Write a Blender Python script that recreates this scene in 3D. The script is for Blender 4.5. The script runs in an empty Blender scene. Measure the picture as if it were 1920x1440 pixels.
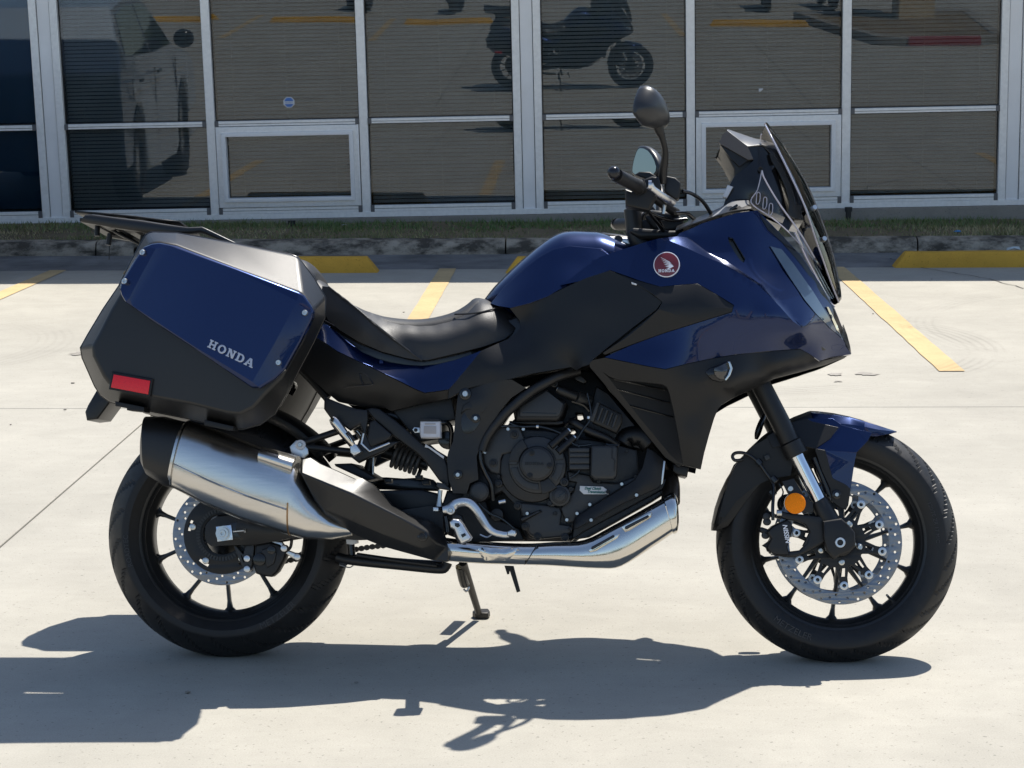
import bpy, bmesh, math, random
import numpy as np
from mathutils import Vector, Matrix, geometry
random.seed(7); np.random.seed(7)
S=bpy.context.scene; COL=S.collection
PI=math.pi
# ------------------------------------------------------------------ camera
CAMP=Vector((1.013,-4.9796,1.5382)); YAW,PITCH,ROLL,FPX=-.0583,.1658,-.0081,3834.07
def cam_basis():
    cy,sy,cp,sp=math.cos(YAW),math.sin(YAW),math.cos(PITCH),math.sin(PITCH)
    f=Vector((sy*cp,cy*cp,-sp)); r=Vector((cy,-sy,0)); u=r.cross(f)
    cr,sr=math.cos(ROLL),math.sin(ROLL)
    return f,cr*r+sr*u,-sr*r+cr*u
CF,CR,CU=cam_basis()
cam=bpy.data.cameras.new('camera'); co=bpy.data.objects.new('camera',cam); COL.objects.link(co)
M=Matrix((CR,CU,-CF)).transposed().to_4x4(); M.translation=CAMP; co.matrix_world=M
cam.sensor_fit='HORIZONTAL'; cam.sensor_width=36; cam.lens=FPX*36/1920; cam.clip_end=900; cam.clip_start=.1
S.camera=co
# ------------------------------------------------------------------ light
SUNV=Vector((.29,.42,1)).normalized()      # towards the sun
w=bpy.data.worlds.new('World'); S.world=w; w.use_nodes=True
nt=w.node_tree; bg=nt.nodes['Background']; sky=nt.nodes.new('ShaderNodeTexSky'); sky.sky_type='NISHITA'
sky.sun_disc=False; sky.sun_elevation=math.asin(SUNV.z); sky.sun_rotation=math.atan2(SUNV.x,SUNV.y)
sky.air_density=1.0; sky.dust_density=.6; sky.ozone_density=1.2
nt.links.new(sky.outputs[0],bg.inputs[0]); bg.inputs[1].default_value=.112
sl=bpy.data.lights.new('sun','SUN'); sl.energy=4.9; sl.angle=math.radians(.53); sl.color=(1,.955,.88)
so=bpy.data.objects.new('sun',sl); COL.objects.link(so); so.rotation_euler=SUNV.to_track_quat('Z','Y').to_euler()
S.view_settings.view_transform='Standard'; S.view_settings.look='None'; S.view_settings.gamma=1
S.view_settings.exposure=.64; S.view_settings.use_curve_mapping=False
# ------------------------------------------------------------------ pixel helpers
LEAN=.2336; CL,SL=math.cos(LEAN),math.sin(LEAN)
def ray(px,py): return CF+CR*((px-960)/FPX)-CU*((py-720)/FPX)
def G(px,py,z=0.0):
    d=ray(px,py); t=(z-CAMP.z)/d.z; return CAMP+d*t
def U(px,py,v):
    """photo pixel on the bike-local plane v -> bike-local point (u,v,w)"""
    d=ray(px,py); n=Vector((0,CL,-SL)); t=(v-CAMP.dot(n))/d.dot(n); P=CAMP+d*t
    return Vector((P.x,v,P.y*SL+P.z*CL))
CROP=dict(A=(100,380,3.2),S=(540,400,3.2),C=(1050,400,3.2),H=(1100,150,3.84),F=(1280,700,3.5556),F2=(1300,860,3.6923),
          M=(180,750,3.84),R=(560,700,4.3636),E=(840,680,4.1739),W=(600,880,2.7429),P=(0,0,1))
def K(c,*pts):
    ox,oy,s=CROP[c]; return [((p[0]/s+ox,p[1]/s+oy)+tuple(p[2:])) for p in pts]
# ------------------------------------------------------------------ object helpers
def link(name,me,mat,parent=None,kind=None,label=None,cat=None,group=None):
    o=bpy.data.objects.new(name,me); COL.objects.link(o)
    if mat is not None:
        me.materials.clear(); me.materials.append(mat)
    if parent is not None: o.parent=parent
    for k,v in (('kind',kind),('label',label),('category',cat),('group',group)):
        if v: o[k]=v
    return o
def empty(name,label,cat,loc=(0,0,0),group=None):
    o=bpy.data.objects.new(name,None); COL.objects.link(o); o.location=loc; o.empty_display_size=.2
    o['label']=label; o['category']=cat
    if group: o['group']=group
    return o
def finish(bm,ang=35,recalc=True):
    if recalc: bmesh.ops.recalc_face_normals(bm,faces=bm.faces)
    for f in bm.faces: f.smooth=True
    a=math.radians(ang)
    for e in bm.edges:
        if len(e.link_faces)==2:
            e.smooth=e.calc_face_angle(0)<a
    me=bpy.data.meshes.new('m'); bm.to_mesh(me); bm.free(); return me
def bev(o,w=.002,seg=2,ang=40):
    m=o.modifiers.new('bevel','BEVEL'); m.width=w; m.segments=seg; m.limit_method='ANGLE'; m.angle_limit=math.radians(ang); m.harden_normals=False
    return o
def mesh_mirror(me):
    m2=me.copy()
    n=len(m2.vertices); a=np.empty(n*3); m2.vertices.foreach_get('co',a); a[1::3]*=-1; m2.vertices.foreach_set('co',a)
    m2.flip_normals(); return m2
def mirror(o):
    m2=mesh_mirror(o.data); c=o.copy(); c.data=m2; COL.objects.link(c)
    return c
def catmull(P,n=6,closed=False):
    out=[]; N=len(P)
    def g(i): return P[i%N] if closed else P[max(0,min(N-1,i))]
    rng=range(N if closed else N-1)
    for i in rng:
        p0,p1,p2,p3=[np.array(g(i+k),float) for k in (-1,0,1,2)]
        for j in range(n):
            t=j/n; out.append(.5*((2*p1)+(-p0+p2)*t+(2*p0-5*p1+4*p2-p3)*t*t+(-p0+3*p1-3*p2+p3)*t**3))
    if not closed: out.append(np.array(P[-1],float))
    return out
def sweep_bm(bm,pts,rad,n=12,smooth=5,caps=True,flat=1.0):
    if not hasattr(rad,'__len__'): rad=[rad]*len(pts)
    q=[tuple(p)+(r,) for p,r in zip(pts,rad)]
    if smooth>1 and len(q)>2: q=catmull(q,smooth)
    q=[np.array(a,float) for a in q]
    C=[Vector(a[:3]) for a in q]; R=[a[3] for a in q]
    prev=None; rings=[]
    for i,c in enumerate(C):
        t=(C[min(i+1,len(C)-1)]-C[max(i-1,0)]); t.normalize()
        if prev is None:
            ref=Vector((0,1,0)) if abs(t.y)<.9 else Vector((1,0,0))
            a=(ref-t*ref.dot(t)).normalized()
        else:
            a=(prev-t*prev.dot(t)).normalized()
        prev=a; b=t.cross(a)
        rings.append([bm.verts.new(c+(a*math.cos(2*PI*k/n)*flat+b*math.sin(2*PI*k/n))*R[i]) for k in range(n)])
    for r0,r1 in zip(rings,rings[1:]):
        for k in range(n): bm.faces.new((r0[k],r0[(k+1)%n],r1[(k+1)%n],r1[k]))
    if caps: bm.faces.new(rings[0][::-1]); bm.faces.new(rings[-1])
def tube(name,mat,pts,rad,parent=None,n=12,smooth=5,flat=1.0,**kw):
    """pts are (px,py,v) photo pixels on planes v"""
    bm=bmesh.new(); sweep_bm(bm,[U(*p) for p in pts],rad,n,smooth,True,flat)
    return link(name,finish(bm,50),mat,parent,**kw)
def tube3(name,mat,pts,rad,parent=None,n=12,smooth=5,flat=1.0,**kw):
    bm=bmesh.new(); sweep_bm(bm,pts,rad,n,smooth,True,flat)
    return link(name,finish(bm,50),mat,parent,**kw)
def lathe_bm(bm,c,axis,prof,n=32,close=False,hexa=False):
    axis=Vector(axis).normalized(); ref=Vector((0,0,1)) if abs(axis.z)<.9 else Vector((1,0,0))
    a=(ref-axis*ref.dot(axis)).normalized(); b=axis.cross(a); c=Vector(c); rings=[]
    for h,r in prof:
        if r<1e-6: rings.append([bm.verts.new(c+axis*h)])
        else: rings.append([bm.verts.new(c+axis*h+(a*math.cos(2*PI*k/n)+b*math.sin(2*PI*k/n))*r) for k in range(n)])
    if close: rings.append(rings[0])
    for r0,r1 in zip(rings,rings[1:]):
        for k in range(n):
            k2=(k+1)%n
            if len(r0)==1 and len(r1)==1: continue
            if len(r0)==1: bm.faces.new((r0[0],r1[k2],r1[k]))
            elif len(r1)==1: bm.faces.new((r0[k],r0[k2],r1[0]))
            else: bm.faces.new((r0[k],r0[k2],r1[k2],r1[k]))
def lathe(name,mat,c,prof,parent=None,n=32,axis=(0,-1,0),close=False,ang=35,**kw):
    bm=bmesh.new(); lathe_bm(bm,c,axis,prof,n,close); return link(name,finish(bm,ang),mat,parent,**kw)
def curve_plate(loops,h,b,seg=2):
    cu=bpy.data.curves.new('c','CURVE'); cu.dimensions='2D'; cu.fill_mode='BOTH'
    for L in loops:
        s=cu.splines.new('POLY'); s.points.add(len(L)-1); s.use_cyclic_u=True
        for p,q in zip(s.points,L): p.co=(q[0],q[1],0,1)
    cu.extrude=max(h/2-b,1e-4); cu.bevel_depth=b; cu.bevel_resolution=seg; cu.offset=-b
    o=bpy.data.objects.new('c',cu); COL.objects.link(o)
    dg=bpy.context.evaluated_depsgraph_get(); me=bpy.data.meshes.new_from_object(o.evaluated_get(dg))
    bpy.data.objects.remove(o); bpy.data.curves.remove(cu)
    bm=bmesh.new(); bm.from_mesh(me); bpy.data.meshes.remove(me)
    bmesh.ops.remove_doubles(bm,verts=bm.verts,dist=1e-5)
    return bm
def plate3(loops_uw,v0,v1,b=.002,seg=2,ang=30):
    """flat piece in the u-w plane between v0 (near) and v1"""
    bm=curve_plate(loops_uw,abs(v1-v0),b,seg); vc=(v0+v1)/2
    for v in bm.verts: v.co=Vector((v.co.x,vc-v.co.z,v.co.y))
    return finish(bm,ang)
def plate(name,mat,out,v0,v1,b=.002,holes=(),parent=None,seg=2,smooth=0,at=None,**kw):
    va=v0 if at is None else at
    if smooth: out=[tuple(p) for p in catmull([q[:2] for q in out],smooth,True)]
    L=[[(lambda q:(q.x,q.z))(U(p[0],p[1],va)) for p in out]]
    for h in holes: L.append([(lambda q:(q.x,q.z))(U(p[0],p[1],va)) for p in h])
    return link(name,plate3(L,v0,v1,b,seg),mat,parent,**kw)
def circ(px,py,r,n=24): return [(px+r*math.cos(2*PI*k/n),py+r*math.sin(2*PI*k/n)) for k in range(n)]
def inpoly(x,y,poly):
    c=False; n=len(poly); j=n-1
    for i in range(n):
        xi,yi=poly[i][0],poly[i][1]; xj,yj=poly[j][0],poly[j][1]
        if (yi>y)!=(yj>y) and x<(xj-xi)*(y-yi)/(yj-yi)+xi: c=not c
        j=i
    return c
def tps(ctrl,reg=1.0):
    P=np.array(ctrl,float); X=P[:,:2]/100; n=len(P)
    d=np.sqrt(((X[:,None]-X[None])**2).sum(-1)); Kk=np.where(d>0,d**2*np.log(d+1e-12),0)+np.eye(n)*reg*1e-3
    A=np.zeros((n+3,n+3)); A[:n,:n]=Kk; A[:n,n]=1; A[:n,n+1:]=X; A[n,:n]=1; A[n+1:,:n]=X.T
    w_=np.linalg.solve(A,np.concatenate([P[:,2],[0,0,0]]))
    def f(x,y):
        q=np.array([x,y])/100; d=np.sqrt(((X-q)**2).sum(-1)); k=np.where(d>0,d**2*np.log(d+1e-12),0)
        return float(k@w_[:n]+w_[n]+w_[n+1:]@q)
    return f
def densify(L,step,closed=True):
    L=[tuple(q) for q in L]; out=[]; n=len(L)
    for i in range(n if closed else n-1):
        a=np.array(L[i],float); b=np.array(L[(i+1)%n],float); m=max(1,int(np.hypot(*(b-a)[:2])/step))
        for j in range(m): out.append(tuple(a+(b-a)*j/m))
    if not closed: out.append(tuple(L[-1]))
    return out
def panel(name,mat,out,pts=(),creases=(),holes=(),rim=.012,grid=9,smooth=True,parent=None,bevel=.0015,mir=False,shift=0,ang=35,rnd=0,reg=4,**kw):
    """bodywork skin: outline / control points (px,py,v); crease lines keep a hard fold when smooth is False"""
    out=[tuple(p) for p in out]
    if rnd: out=[tuple(p) for p in catmull(out,rnd,True)]
    def avg(L): 
        return L
    ctrl=out+list(pts)+[p for c in creases for p in c]
    V=[];E=[];vv=[]
    def addloop(L,closed=True):
        i0=len(V)
        for p in L: V.append(Vector((p[0],p[1]))); vv.append(p[2] if len(p)>2 else None)
        m=len(L)
        for i in range(m if closed else m-1): E.append((i0+i,i0+(i+1)%m))
    if smooth:
        f=tps(list(pts)+[c for c in densify(out,22)]+[c for cc in creases for c in densify(cc,22,False)],reg)
        o2=densify(out,grid); addloop(o2)
        for h in holes: addloop(densify([q[:2] for q in h],grid))
        for c in creases: o3=densify([q[:2] for q in c],grid,False); o2=o2+o3; addloop(o3,False)
        xs=[p[0] for p in out]; ys=[p[1] for p in out]
        y=min(ys)+grid/2; r=0
        while y<max(ys):
            x=min(xs)+grid/2+(grid/2 if r%2 else 0)
            while x<max(xs):
                if inpoly(x,y,out) and not any(inpoly(x,y,h) for h in holes):
                    if min((x-p[0])**2+(y-p[1])**2 for p in o2)>(grid*.5)**2: V.append(Vector((x,y))); vv.append(None)
                x+=grid
            y+=grid*.87; r+=1
    else:
        f=tps(ctrl)
        addloop(out)
        for h in holes: addloop(h)
        for c in creases: addloop(c,False)
        for p in pts: V.append(Vector(p[:2])); vv.append(p[2])
    rv,re,rf,ov,oe,of=geometry.delaunay_2d_cdt(V,E,[],0,1e-4)
    bm=bmesh.new(); B=[]
    for i,p in enumerate(rv):
        val=None
        if ov[i]:
            val=vv[ov[i][0]]
        if smooth or val is None: val=f(p.x,p.y)
        B.append(bm.verts.new(U(p.x,p.y,val+shift)))
    for t in rf:
        cx=sum(rv[i].x for i in t)/len(t); cy=sum(rv[i].y for i in t)/len(t)
        if inpoly(cx,cy,out) and not any(inpoly(cx,cy,h) for h in holes):
            try: bm.faces.new([B[i] for i in t])
            except ValueError: pass
    for v in [v for v in bm.verts if not v.link_faces]: bm.verts.remove(v)
    for fc in bm.faces:
        fc.normal_update()
        if fc.normal.y>0: fc.normal_flip()
    if rim:
        be=[e for e in bm.edges if len(e.link_faces)==1]
        r=bmesh.ops.extrude_edge_only(bm,edges=be)
        nv=[g for g in r['geom'] if isinstance(g,bmesh.types.BMVert)]
        for v in nv: v.co.y+=rim
        bmesh.ops.recalc_face_normals(bm,faces=bm.faces)
        if sum(fc.normal.y*fc.calc_area() for fc in bm.faces)>0: bmesh.ops.reverse_faces(bm,faces=bm.faces)
    me=finish(bm,ang,False); o=link(name,me,mat,parent,**kw)
    if bevel: bev(o,bevel)
    if mir: mirror(o)
    return o
def loft(name,mat,st,n=28,power=2.0,parent=None,mir=False,ang=40,smooth=0,caps=True,**kw):
    """st: (T(px,py), B(px,py), vc, depth[, power]) sections between a top and a bottom pixel"""
    rows=[]
    for s in st:
        T=U(*s[0],s[2]); Bq=U(*s[1],s[2]); rows.append(np.array(list(T)+list(Bq)+[s[3],s[4] if len(s)>4 else power]))
    if smooth: rows=catmull(rows,smooth)
    bm=bmesh.new(); rings=[]
    for r in rows:
        T=Vector(r[:3]); Bq=Vector(r[3:6]); c=(T+Bq)/2; h=(T-Bq)/2; d=r[6]; e=2/r[7]; ring=[]
        for k in range(n):
            t=2*PI*k/n; cs,sn=math.cos(t),math.sin(t)
            ring.append(bm.verts.new(c+h*(math.copysign(abs(sn)**e,sn))+Vector((0,-1,0))*d*(math.copysign(abs(cs)**e,cs))))
        rings.append(ring)
    for a,b in zip(rings,rings[1:]):
        for k in range(n): bm.faces.new((a[k],a[(k+1)%n],b[(k+1)%n],b[k]))
    if caps: bm.faces.new(rings[0][::-1]); bm.faces.new(rings[-1])
    o=link(name,finish(bm,ang),mat,parent,**kw)
    if mir: mirror(o)
    return o
def box_bm(bm,lo,hi):
    vs=[bm.verts.new((x,y,z)) for x in (lo[0],hi[0]) for y in (lo[1],hi[1]) for z in (lo[2],hi[2])]
    for f in ((0,1,3,2),(4,6,7,5),(0,4,5,1),(2,3,7,6),(0,2,6,4),(1,5,7,3)): bm.faces.new([vs[i] for i in f])
def box(name,mat,lo,hi,parent=None,b=0,**kw):
    bm=bmesh.new(); box_bm(bm,lo,hi); o=link(name,finish(bm),mat,parent,**kw)
    if b: bev(o,b)
    return o
def text_mesh(s,size,ext=.0004,shear=0,font_off=0,spacing=1.0):
    cu=bpy.data.curves.new('t','FONT'); cu.body=s; cu.size=size; cu.extrude=ext; cu.shear=shear; cu.offset=font_off; cu.align_x='CENTER'; cu.align_y='CENTER'; cu.space_character=spacing
    o=bpy.data.objects.new('t',cu); COL.objects.link(o)
    dg=bpy.context.evaluated_depsgraph_get(); me=bpy.data.meshes.new_from_object(o.evaluated_get(dg))
    bpy.data.objects.remove(o); bpy.data.curves.remove(cu); return me
# ------------------------------------------------------------------ materials
def mat(name,col,rough=.5,metal=0,coat=0,spec=.5,**kw):
    m=bpy.data.materials.new(name); m.use_nodes=True; b=m.node_tree.nodes['Principled BSDF']
    b.inputs['Base Color'].default_value=(*col,1); b.inputs['Roughness'].default_value=rough; b.inputs['Metallic'].default_value=metal
    b.inputs['Coat Weight'].default_value=coat; b.inputs['Coat Roughness'].default_value=kw.get('cr',.02); b.inputs['Specular IOR Level'].default_value=spec
    return m
def nodes(m): return m.node_tree.nodes,m.node_tree.links,m.node_tree.nodes['Principled BSDF']
def addnoise(m,scale,bump=.0,cvar=0,rvar=0,detail=4,stretch=None,dist=.001,space='Object'):
    N,L,b=nodes(m); tc=N.new('ShaderNodeTexCoord'); mp=N.new('ShaderNodeMapping'); ns=N.new('ShaderNodeTexNoise')
    L.new(tc.outputs[space],mp.inputs[0]); L.new(mp.outputs[0],ns.inputs[0]); ns.inputs['Scale'].default_value=scale; ns.inputs['Detail'].default_value=detail
    if stretch: mp.inputs['Scale'].default_value=stretch[:3]; mp.inputs['Rotation'].default_value=stretch[3:] if len(stretch)>3 else (0,0,0)
    if cvar:
        base=b.inputs['Base Color'].default_value[:]; mr=N.new('ShaderNodeMapRange'); L.new(ns.outputs['Fac'],mr.inputs[0])
        mr.inputs[1].default_value=.3; mr.inputs[2].default_value=.7; mr.inputs[3].default_value=1-cvar; mr.inputs[4].default_value=1+cvar
        vm=N.new('ShaderNodeVectorMath'); vm.operation='SCALE'; vm.inputs[0].default_value=base[:3]; L.new(mr.outputs[0],vm.inputs['Scale']); L.new(vm.outputs[0],b.inputs['Base Color'])
    if rvar:
        r=b.inputs['Roughness'].default_value; mr=N.new('ShaderNodeMapRange'); L.new(ns.outputs['Fac'],mr.inputs[0])
        mr.inputs[1].default_value=.3; mr.inputs[2].default_value=.7; mr.inputs[3].default_value=r-rvar; mr.inputs[4].default_value=r+rvar; L.new(mr.outputs[0],b.inputs['Roughness'])
    if bump:
        bp=N.new('ShaderNodeBump'); bp.inputs['Strength'].default_value=bump; bp.inputs['Distance'].default_value=dist; L.new(ns.outputs['Fac'],bp.inputs['Height']); L.new(bp.outputs[0],b.inputs['Normal'])
    return m
blue=mat('blue_paint',(.0003,.0120,.066),.26,.75,.9); blue.node_tree.nodes['Principled BSDF'].inputs['Coat IOR'].default_value=1.38
N,L,b=nodes(blue); ns=N.new('ShaderNodeTexNoise'); tc=N.new('ShaderNodeTexCoord'); L.new(tc.outputs['Object'],ns.inputs[0]); ns.inputs['Scale'].default_value=900
bp=N.new('ShaderNodeBump'); bp.inputs['Strength'].default_value=.12; bp.inputs['Distance'].default_value=.0005; L.new(ns.outputs['Fac'],bp.inputs['Height']); L.new(bp.outputs[0],b.inputs['Normal'])
plastic=addnoise(mat('black_plastic',(.007,.007,.0075),.44,0,0,.36),700,.35,dist=.0004,rvar=.05)
plastic2=addnoise(mat('charcoal_plastic',(.008,.008,.0085),.40,0,0,.5),900,.4,dist=.0004,rvar=.04)
gloss=mat('gloss_black',(.008,.008,.009),.18)
blackmetal=addnoise(mat('black_metal',(.009,.009,.0095),.42,.0,0,.4),300,.15,dist=.0004,rvar=.06)
engine=addnoise(mat('engine_black',(.010,.010,.0105),.42,.1,0,.5),420,.5,dist=.0006,rvar=.08)
enginegrey=addnoise(mat('engine_grey',(.026,.027,.028),.42,.15,0,.5),420,.4,dist=.0006)
rim_m=mat('wheel_black',(.016,.017,.018),.34,.2)
rubber=addnoise(mat('tyre_rubber',(.013,.013,.0135),.5,0,0,.35),60,.15,cvar=.25,rvar=.08,dist=.001)
leather=addnoise(mat('seat_vinyl',(.017,.017,.018),.5,0,0,.5),520,.6,dist=.0008,rvar=.04)
steel=addnoise(mat('brushed_steel',(.60,.58,.55),.24,1),6,.03,rvar=.025,cvar=.04,stretch=(1.5,30,30,0,math.radians(22),0),dist=.0005)
chrome=addnoise(mat('polished_steel',(.66,.63,.58),.14,1),40,.04,rvar=.05,dist=.001)
alu=addnoise(mat('bare_aluminium',(.62,.62,.62),.32,1),200,.1,rvar=.06,dist=.0005)
disc_m=addnoise(mat('brake_disc_steel',(.22,.23,.25),.36,1),120,.05,rvar=.06,dist=.0004)
bolt_m=mat('zinc_bolt',(.55,.55,.53),.3,1)
forkchrome=mat('fork_chrome',(.72,.74,.76),.1,1)
redref=mat('red_reflector',(.70,.004,.012),.35,0,.2); addnoise(redref,900,.3,cvar=.2,dist=.001)
orange=mat('amber_reflector',(.92,.235,.0),.5,0,0,.2); addnoise(orange,700,.3,cvar=.25,dist=.001)
whitepl=mat('white_plastic',(.55,.56,.58),.35); greypl=mat('grey_print',(.33,.31,.31),.4)
silverprint=mat('silver_print',(.42,.44,.5),.35,.4)
redprint=mat('badge_red',(.13,.008,.012),.3,0,.6); whiteprint=mat('white_print',(.75,.76,.8),.4)
greenprint=mat('badge_print',(.02,.12,.11),.5); tyreprint=mat('tyre_lettering',(.035,.035,.037),.6)
clear=bpy.data.materials.new('clear_screen'); clear.use_nodes=True
N,L,b=nodes(clear); out=N['Material Output']; tr=N.new('ShaderNodeBsdfTransparent'); tr.inputs[0].default_value=(.93,.92,.92,1); gl=N.new('ShaderNodeBsdfGlossy'); gl.inputs['Roughness'].default_value=.02
fr=N.new('ShaderNodeFresnel'); fr.inputs[0].default_value=1.5; mx=N.new('ShaderNodeMixShader'); L.new(fr.outputs[0],mx.inputs[0]); L.new(tr.outputs[0],mx.inputs[1]); L.new(gl.outputs[0],mx.inputs[2]); L.new(mx.outputs[0],out.inputs[0])
lens_m=mat('lamp_lens',(.5,.55,.6),.03,0,1.0); b=nodes(lens_m)[2]; b.inputs['Transmission Weight'].default_value=.0; b.inputs['Alpha'].default_value=.35
smoke=mat('smoked_lens',(.02,.02,.02),.05,0,1.0)
# ================================================================== SETTING
def concrete(name,col,stain=.18,fine=.06,streak=True):
    m=bpy.data.materials.new(name); m.use_nodes=True; N,L,b=nodes(m); b.inputs['Roughness'].default_value=.82; b.inputs['Specular IOR Level'].default_value=.3
    g=N.new('ShaderNodeNewGeometry')
    def noise(sc,det,rgh=.6,vec=None,dist=0):
        n=N.new('ShaderNodeTexNoise'); n.inputs['Scale'].default_value=sc; n.inputs['Detail'].default_value=det; n.inputs['Roughness'].default_value=rgh; n.inputs['Distortion'].default_value=dist
        L.new(vec or g.outputs['Position'],n.inputs[0]); return n.outputs['Fac']
    def rng(s,a,b_,c,d):
        r=N.new('ShaderNodeMapRange'); r.inputs[1].default_value=a; r.inputs[2].default_value=b_; r.inputs[3].default_value=c; r.inputs[4].default_value=d; L.new(s,r.inputs[0]); return r.outputs[0]
    def mul(a,c):
        x=N.new('ShaderNodeMath'); x.operation='MULTIPLY'; L.new(a,x.inputs[0]); L.new(c,x.inputs[1]); return x.outputs[0]
    big=rng(noise(.9,6),.3,.72,1-stain*.55,1+stain*.4)
    med=rng(noise(6,8,.7,dist=.6),.25,.75,1-stain*.35,1+stain*.25)
    fin=rng(noise(260,3),.3,.7,1-fine,1+fine)
    spk=rng(noise(75,2),.64,.72,1,.62)
    fac=mul(mul(big,med),mul(fin,spk))
    if streak:
        mp=N.new('ShaderNodeMapping'); mp.inputs['Scale'].default_value=(1.2,14,1); L.new(g.outputs['Position'],mp.inputs[0])
        fac=mul(fac,rng(noise(1.6,5,vec=mp.outputs[0]),.3,.7,.975,1.02))
        # faint tyre scuffs: bundles of thin arcs
        for cx,cy,r0,wd,st in ((1.35,5.4,1.3,.26,.17),(4.6,6.0,1.9,.25,.12),(-3.4,5.3,1.25,.3,.08),(2.0,9.6,2.6,.3,.09)):
            sub=N.new('ShaderNodeVectorMath'); sub.operation='DISTANCE'; sub.inputs[1].default_value=(cx,cy,0); L.new(g.outputs['Position'],sub.inputs[0])
            band=rng(sub.outputs['Value'],r0,r0+wd,0,1)
            sn=N.new('ShaderNodeMath'); sn.operation='PINGPONG'; sn.inputs[1].default_value=.5; L.new(band,sn.inputs[0])
            env=rng(sn.outputs[0],0,.15,0,1)
            w2=N.new('ShaderNodeMath'); w2.operation='SINE'; m2=N.new('ShaderNodeMath'); m2.operation='MULTIPLY'; m2.inputs[1].default_value=2*PI/.045; L.new(sub.outputs['Value'],m2.inputs[0]); L.new(m2.outputs[0],w2.inputs[0])
            lines=rng(w2.outputs[0],-.2,.8,.25,1)
            br=rng(noise(1.3,3),.42,.6,0,1)
            a=mul(mul(env,lines),br); k=N.new('ShaderNodeMath'); k.operation='MULTIPLY_ADD'; k.inputs[1].default_value=-st; k.inputs[2].default_value=1; L.new(a,k.inputs[0]); fac=mul(fac,k.outputs[0])
    vm=N.new('ShaderNodeVectorMath'); vm.operation='SCALE'; vm.inputs[0].default_value=col; L.new(fac,vm.inputs['Scale']); L.new(vm.outputs[0],b.inputs['Base Color'])
    bp=N.new('ShaderNodeBump'); bp.inputs['Strength'].default_value=.35; bp.inputs['Distance'].default_value=.0015; L.new(noise(420,4),bp.inputs['Height']); L.new(bp.outputs[0],b.inputs['Normal'])
    return m
conc=concrete('lot_concrete',(.345,.325,.278),.24,.10)
conc_dark=concrete('gutter_concrete',(.20,.195,.19),.5,.1,False)
kerbm=concrete('kerb_concrete',(.34,.285,.22),.0,.1,False)
N,L,b=nodes(kerbm)   # black blotches on the kerb face
def dark_blotch(m,scale,lo,hi,mn,stretch=None):
    N,L,b=nodes(m); src=b.inputs['Base Color'].links[0].from_socket; g=N.new('ShaderNodeNewGeometry'); n=N.new('ShaderNodeTexNoise'); n.inputs['Scale'].default_value=scale; n.inputs['Detail'].default_value=7; n.inputs['Roughness'].default_value=.65
    v=g.outputs['Position']
    if stretch:
        mp=N.new('ShaderNodeMapping'); mp.inputs['Scale'].default_value=stretch; L.new(v,mp.inputs[0]); v=mp.outputs[0]
    L.new(v,n.inputs[0]); r=N.new('ShaderNodeMapRange'); r.inputs[1].default_value=lo; r.inputs[2].default_value=hi; r.inputs[3].default_value=mn; r.inputs[4].default_value=1.15; L.new(n.outputs['Fac'],r.inputs[0])
    s=N.new('ShaderNodeVectorMath'); s.operation='SCALE'; L.new(src,s.inputs[0]); L.new(r.outputs[0],s.inputs['Scale']); L.new(s.outputs[0],b.inputs['Base Color'])
dark_blotch(kerbm,5,.42,.6,.22,(1,1,2.2)); dark_blotch(conc_dark,2.2,.35,.6,.6)
basem=concrete('base_concrete',(.26,.235,.2),.4,.1,False)
bedm=mat('joint_bed',(.05,.045,.04),.95)  # dark bed under the slab joints, used for the crack too
TH=.0225; gc,gs=math.cos(TH),math.sin(TH)
def RG(x,y,z=0): return Vector((x*gc-y*gs,x*gs+y*gc,z))
# ground far sheet
bm=bmesh.new(); R_=220
vs=[bm.verts.new((x,y,-.03)) for x,y in ((-R_,-R_),(R_,-R_),(R_,R_),(-R_,R_))]; bm.faces.new(vs)
link('ground',finish(bm),bedm,kind='structure')
lot=bpy.data.objects.new('parking_lot',None); COL.objects.link(lot); lot['kind']='structure'; lot.rotation_euler.z=TH
def slab(x0,x1,y0,y1,far=False):
    g_=.004; bm=bmesh.new(); box_bm(bm,(x0+g_,y0+g_,-.1),(x1-g_,y1-g_,0)); o=link('slab',finish(bm),conc,lot); bev(o,.004,2); return o
xs1=[-.92+4.57*i for i in range(-4,6)]
for y0,y1,xs in ((-5.6,-1.0,xs1),(-1.0,3.575,xs1),(3.575,8.98,[-14.5,-9.9,-5.1,.55-.0,4.45,9,13.6,18.2]),(-10.2,-5.6,xs1),(-14.8,-10.2,xs1)):
    if y0==3.575: xs=[-14.5,-9.9,-5.1,4.45,9,13.6,18.2]
    for a,b_ in zip(xs,xs[1:]): slab(a,b_,y0,y1)
for x0,x1,y0,y1 in ((-90,xs1[0],-14.8,8.98),(xs1[-1],90,-14.8,8.98),(-90,90,-120,-14.8)): slab(x0,x1,y0,y1)
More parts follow.
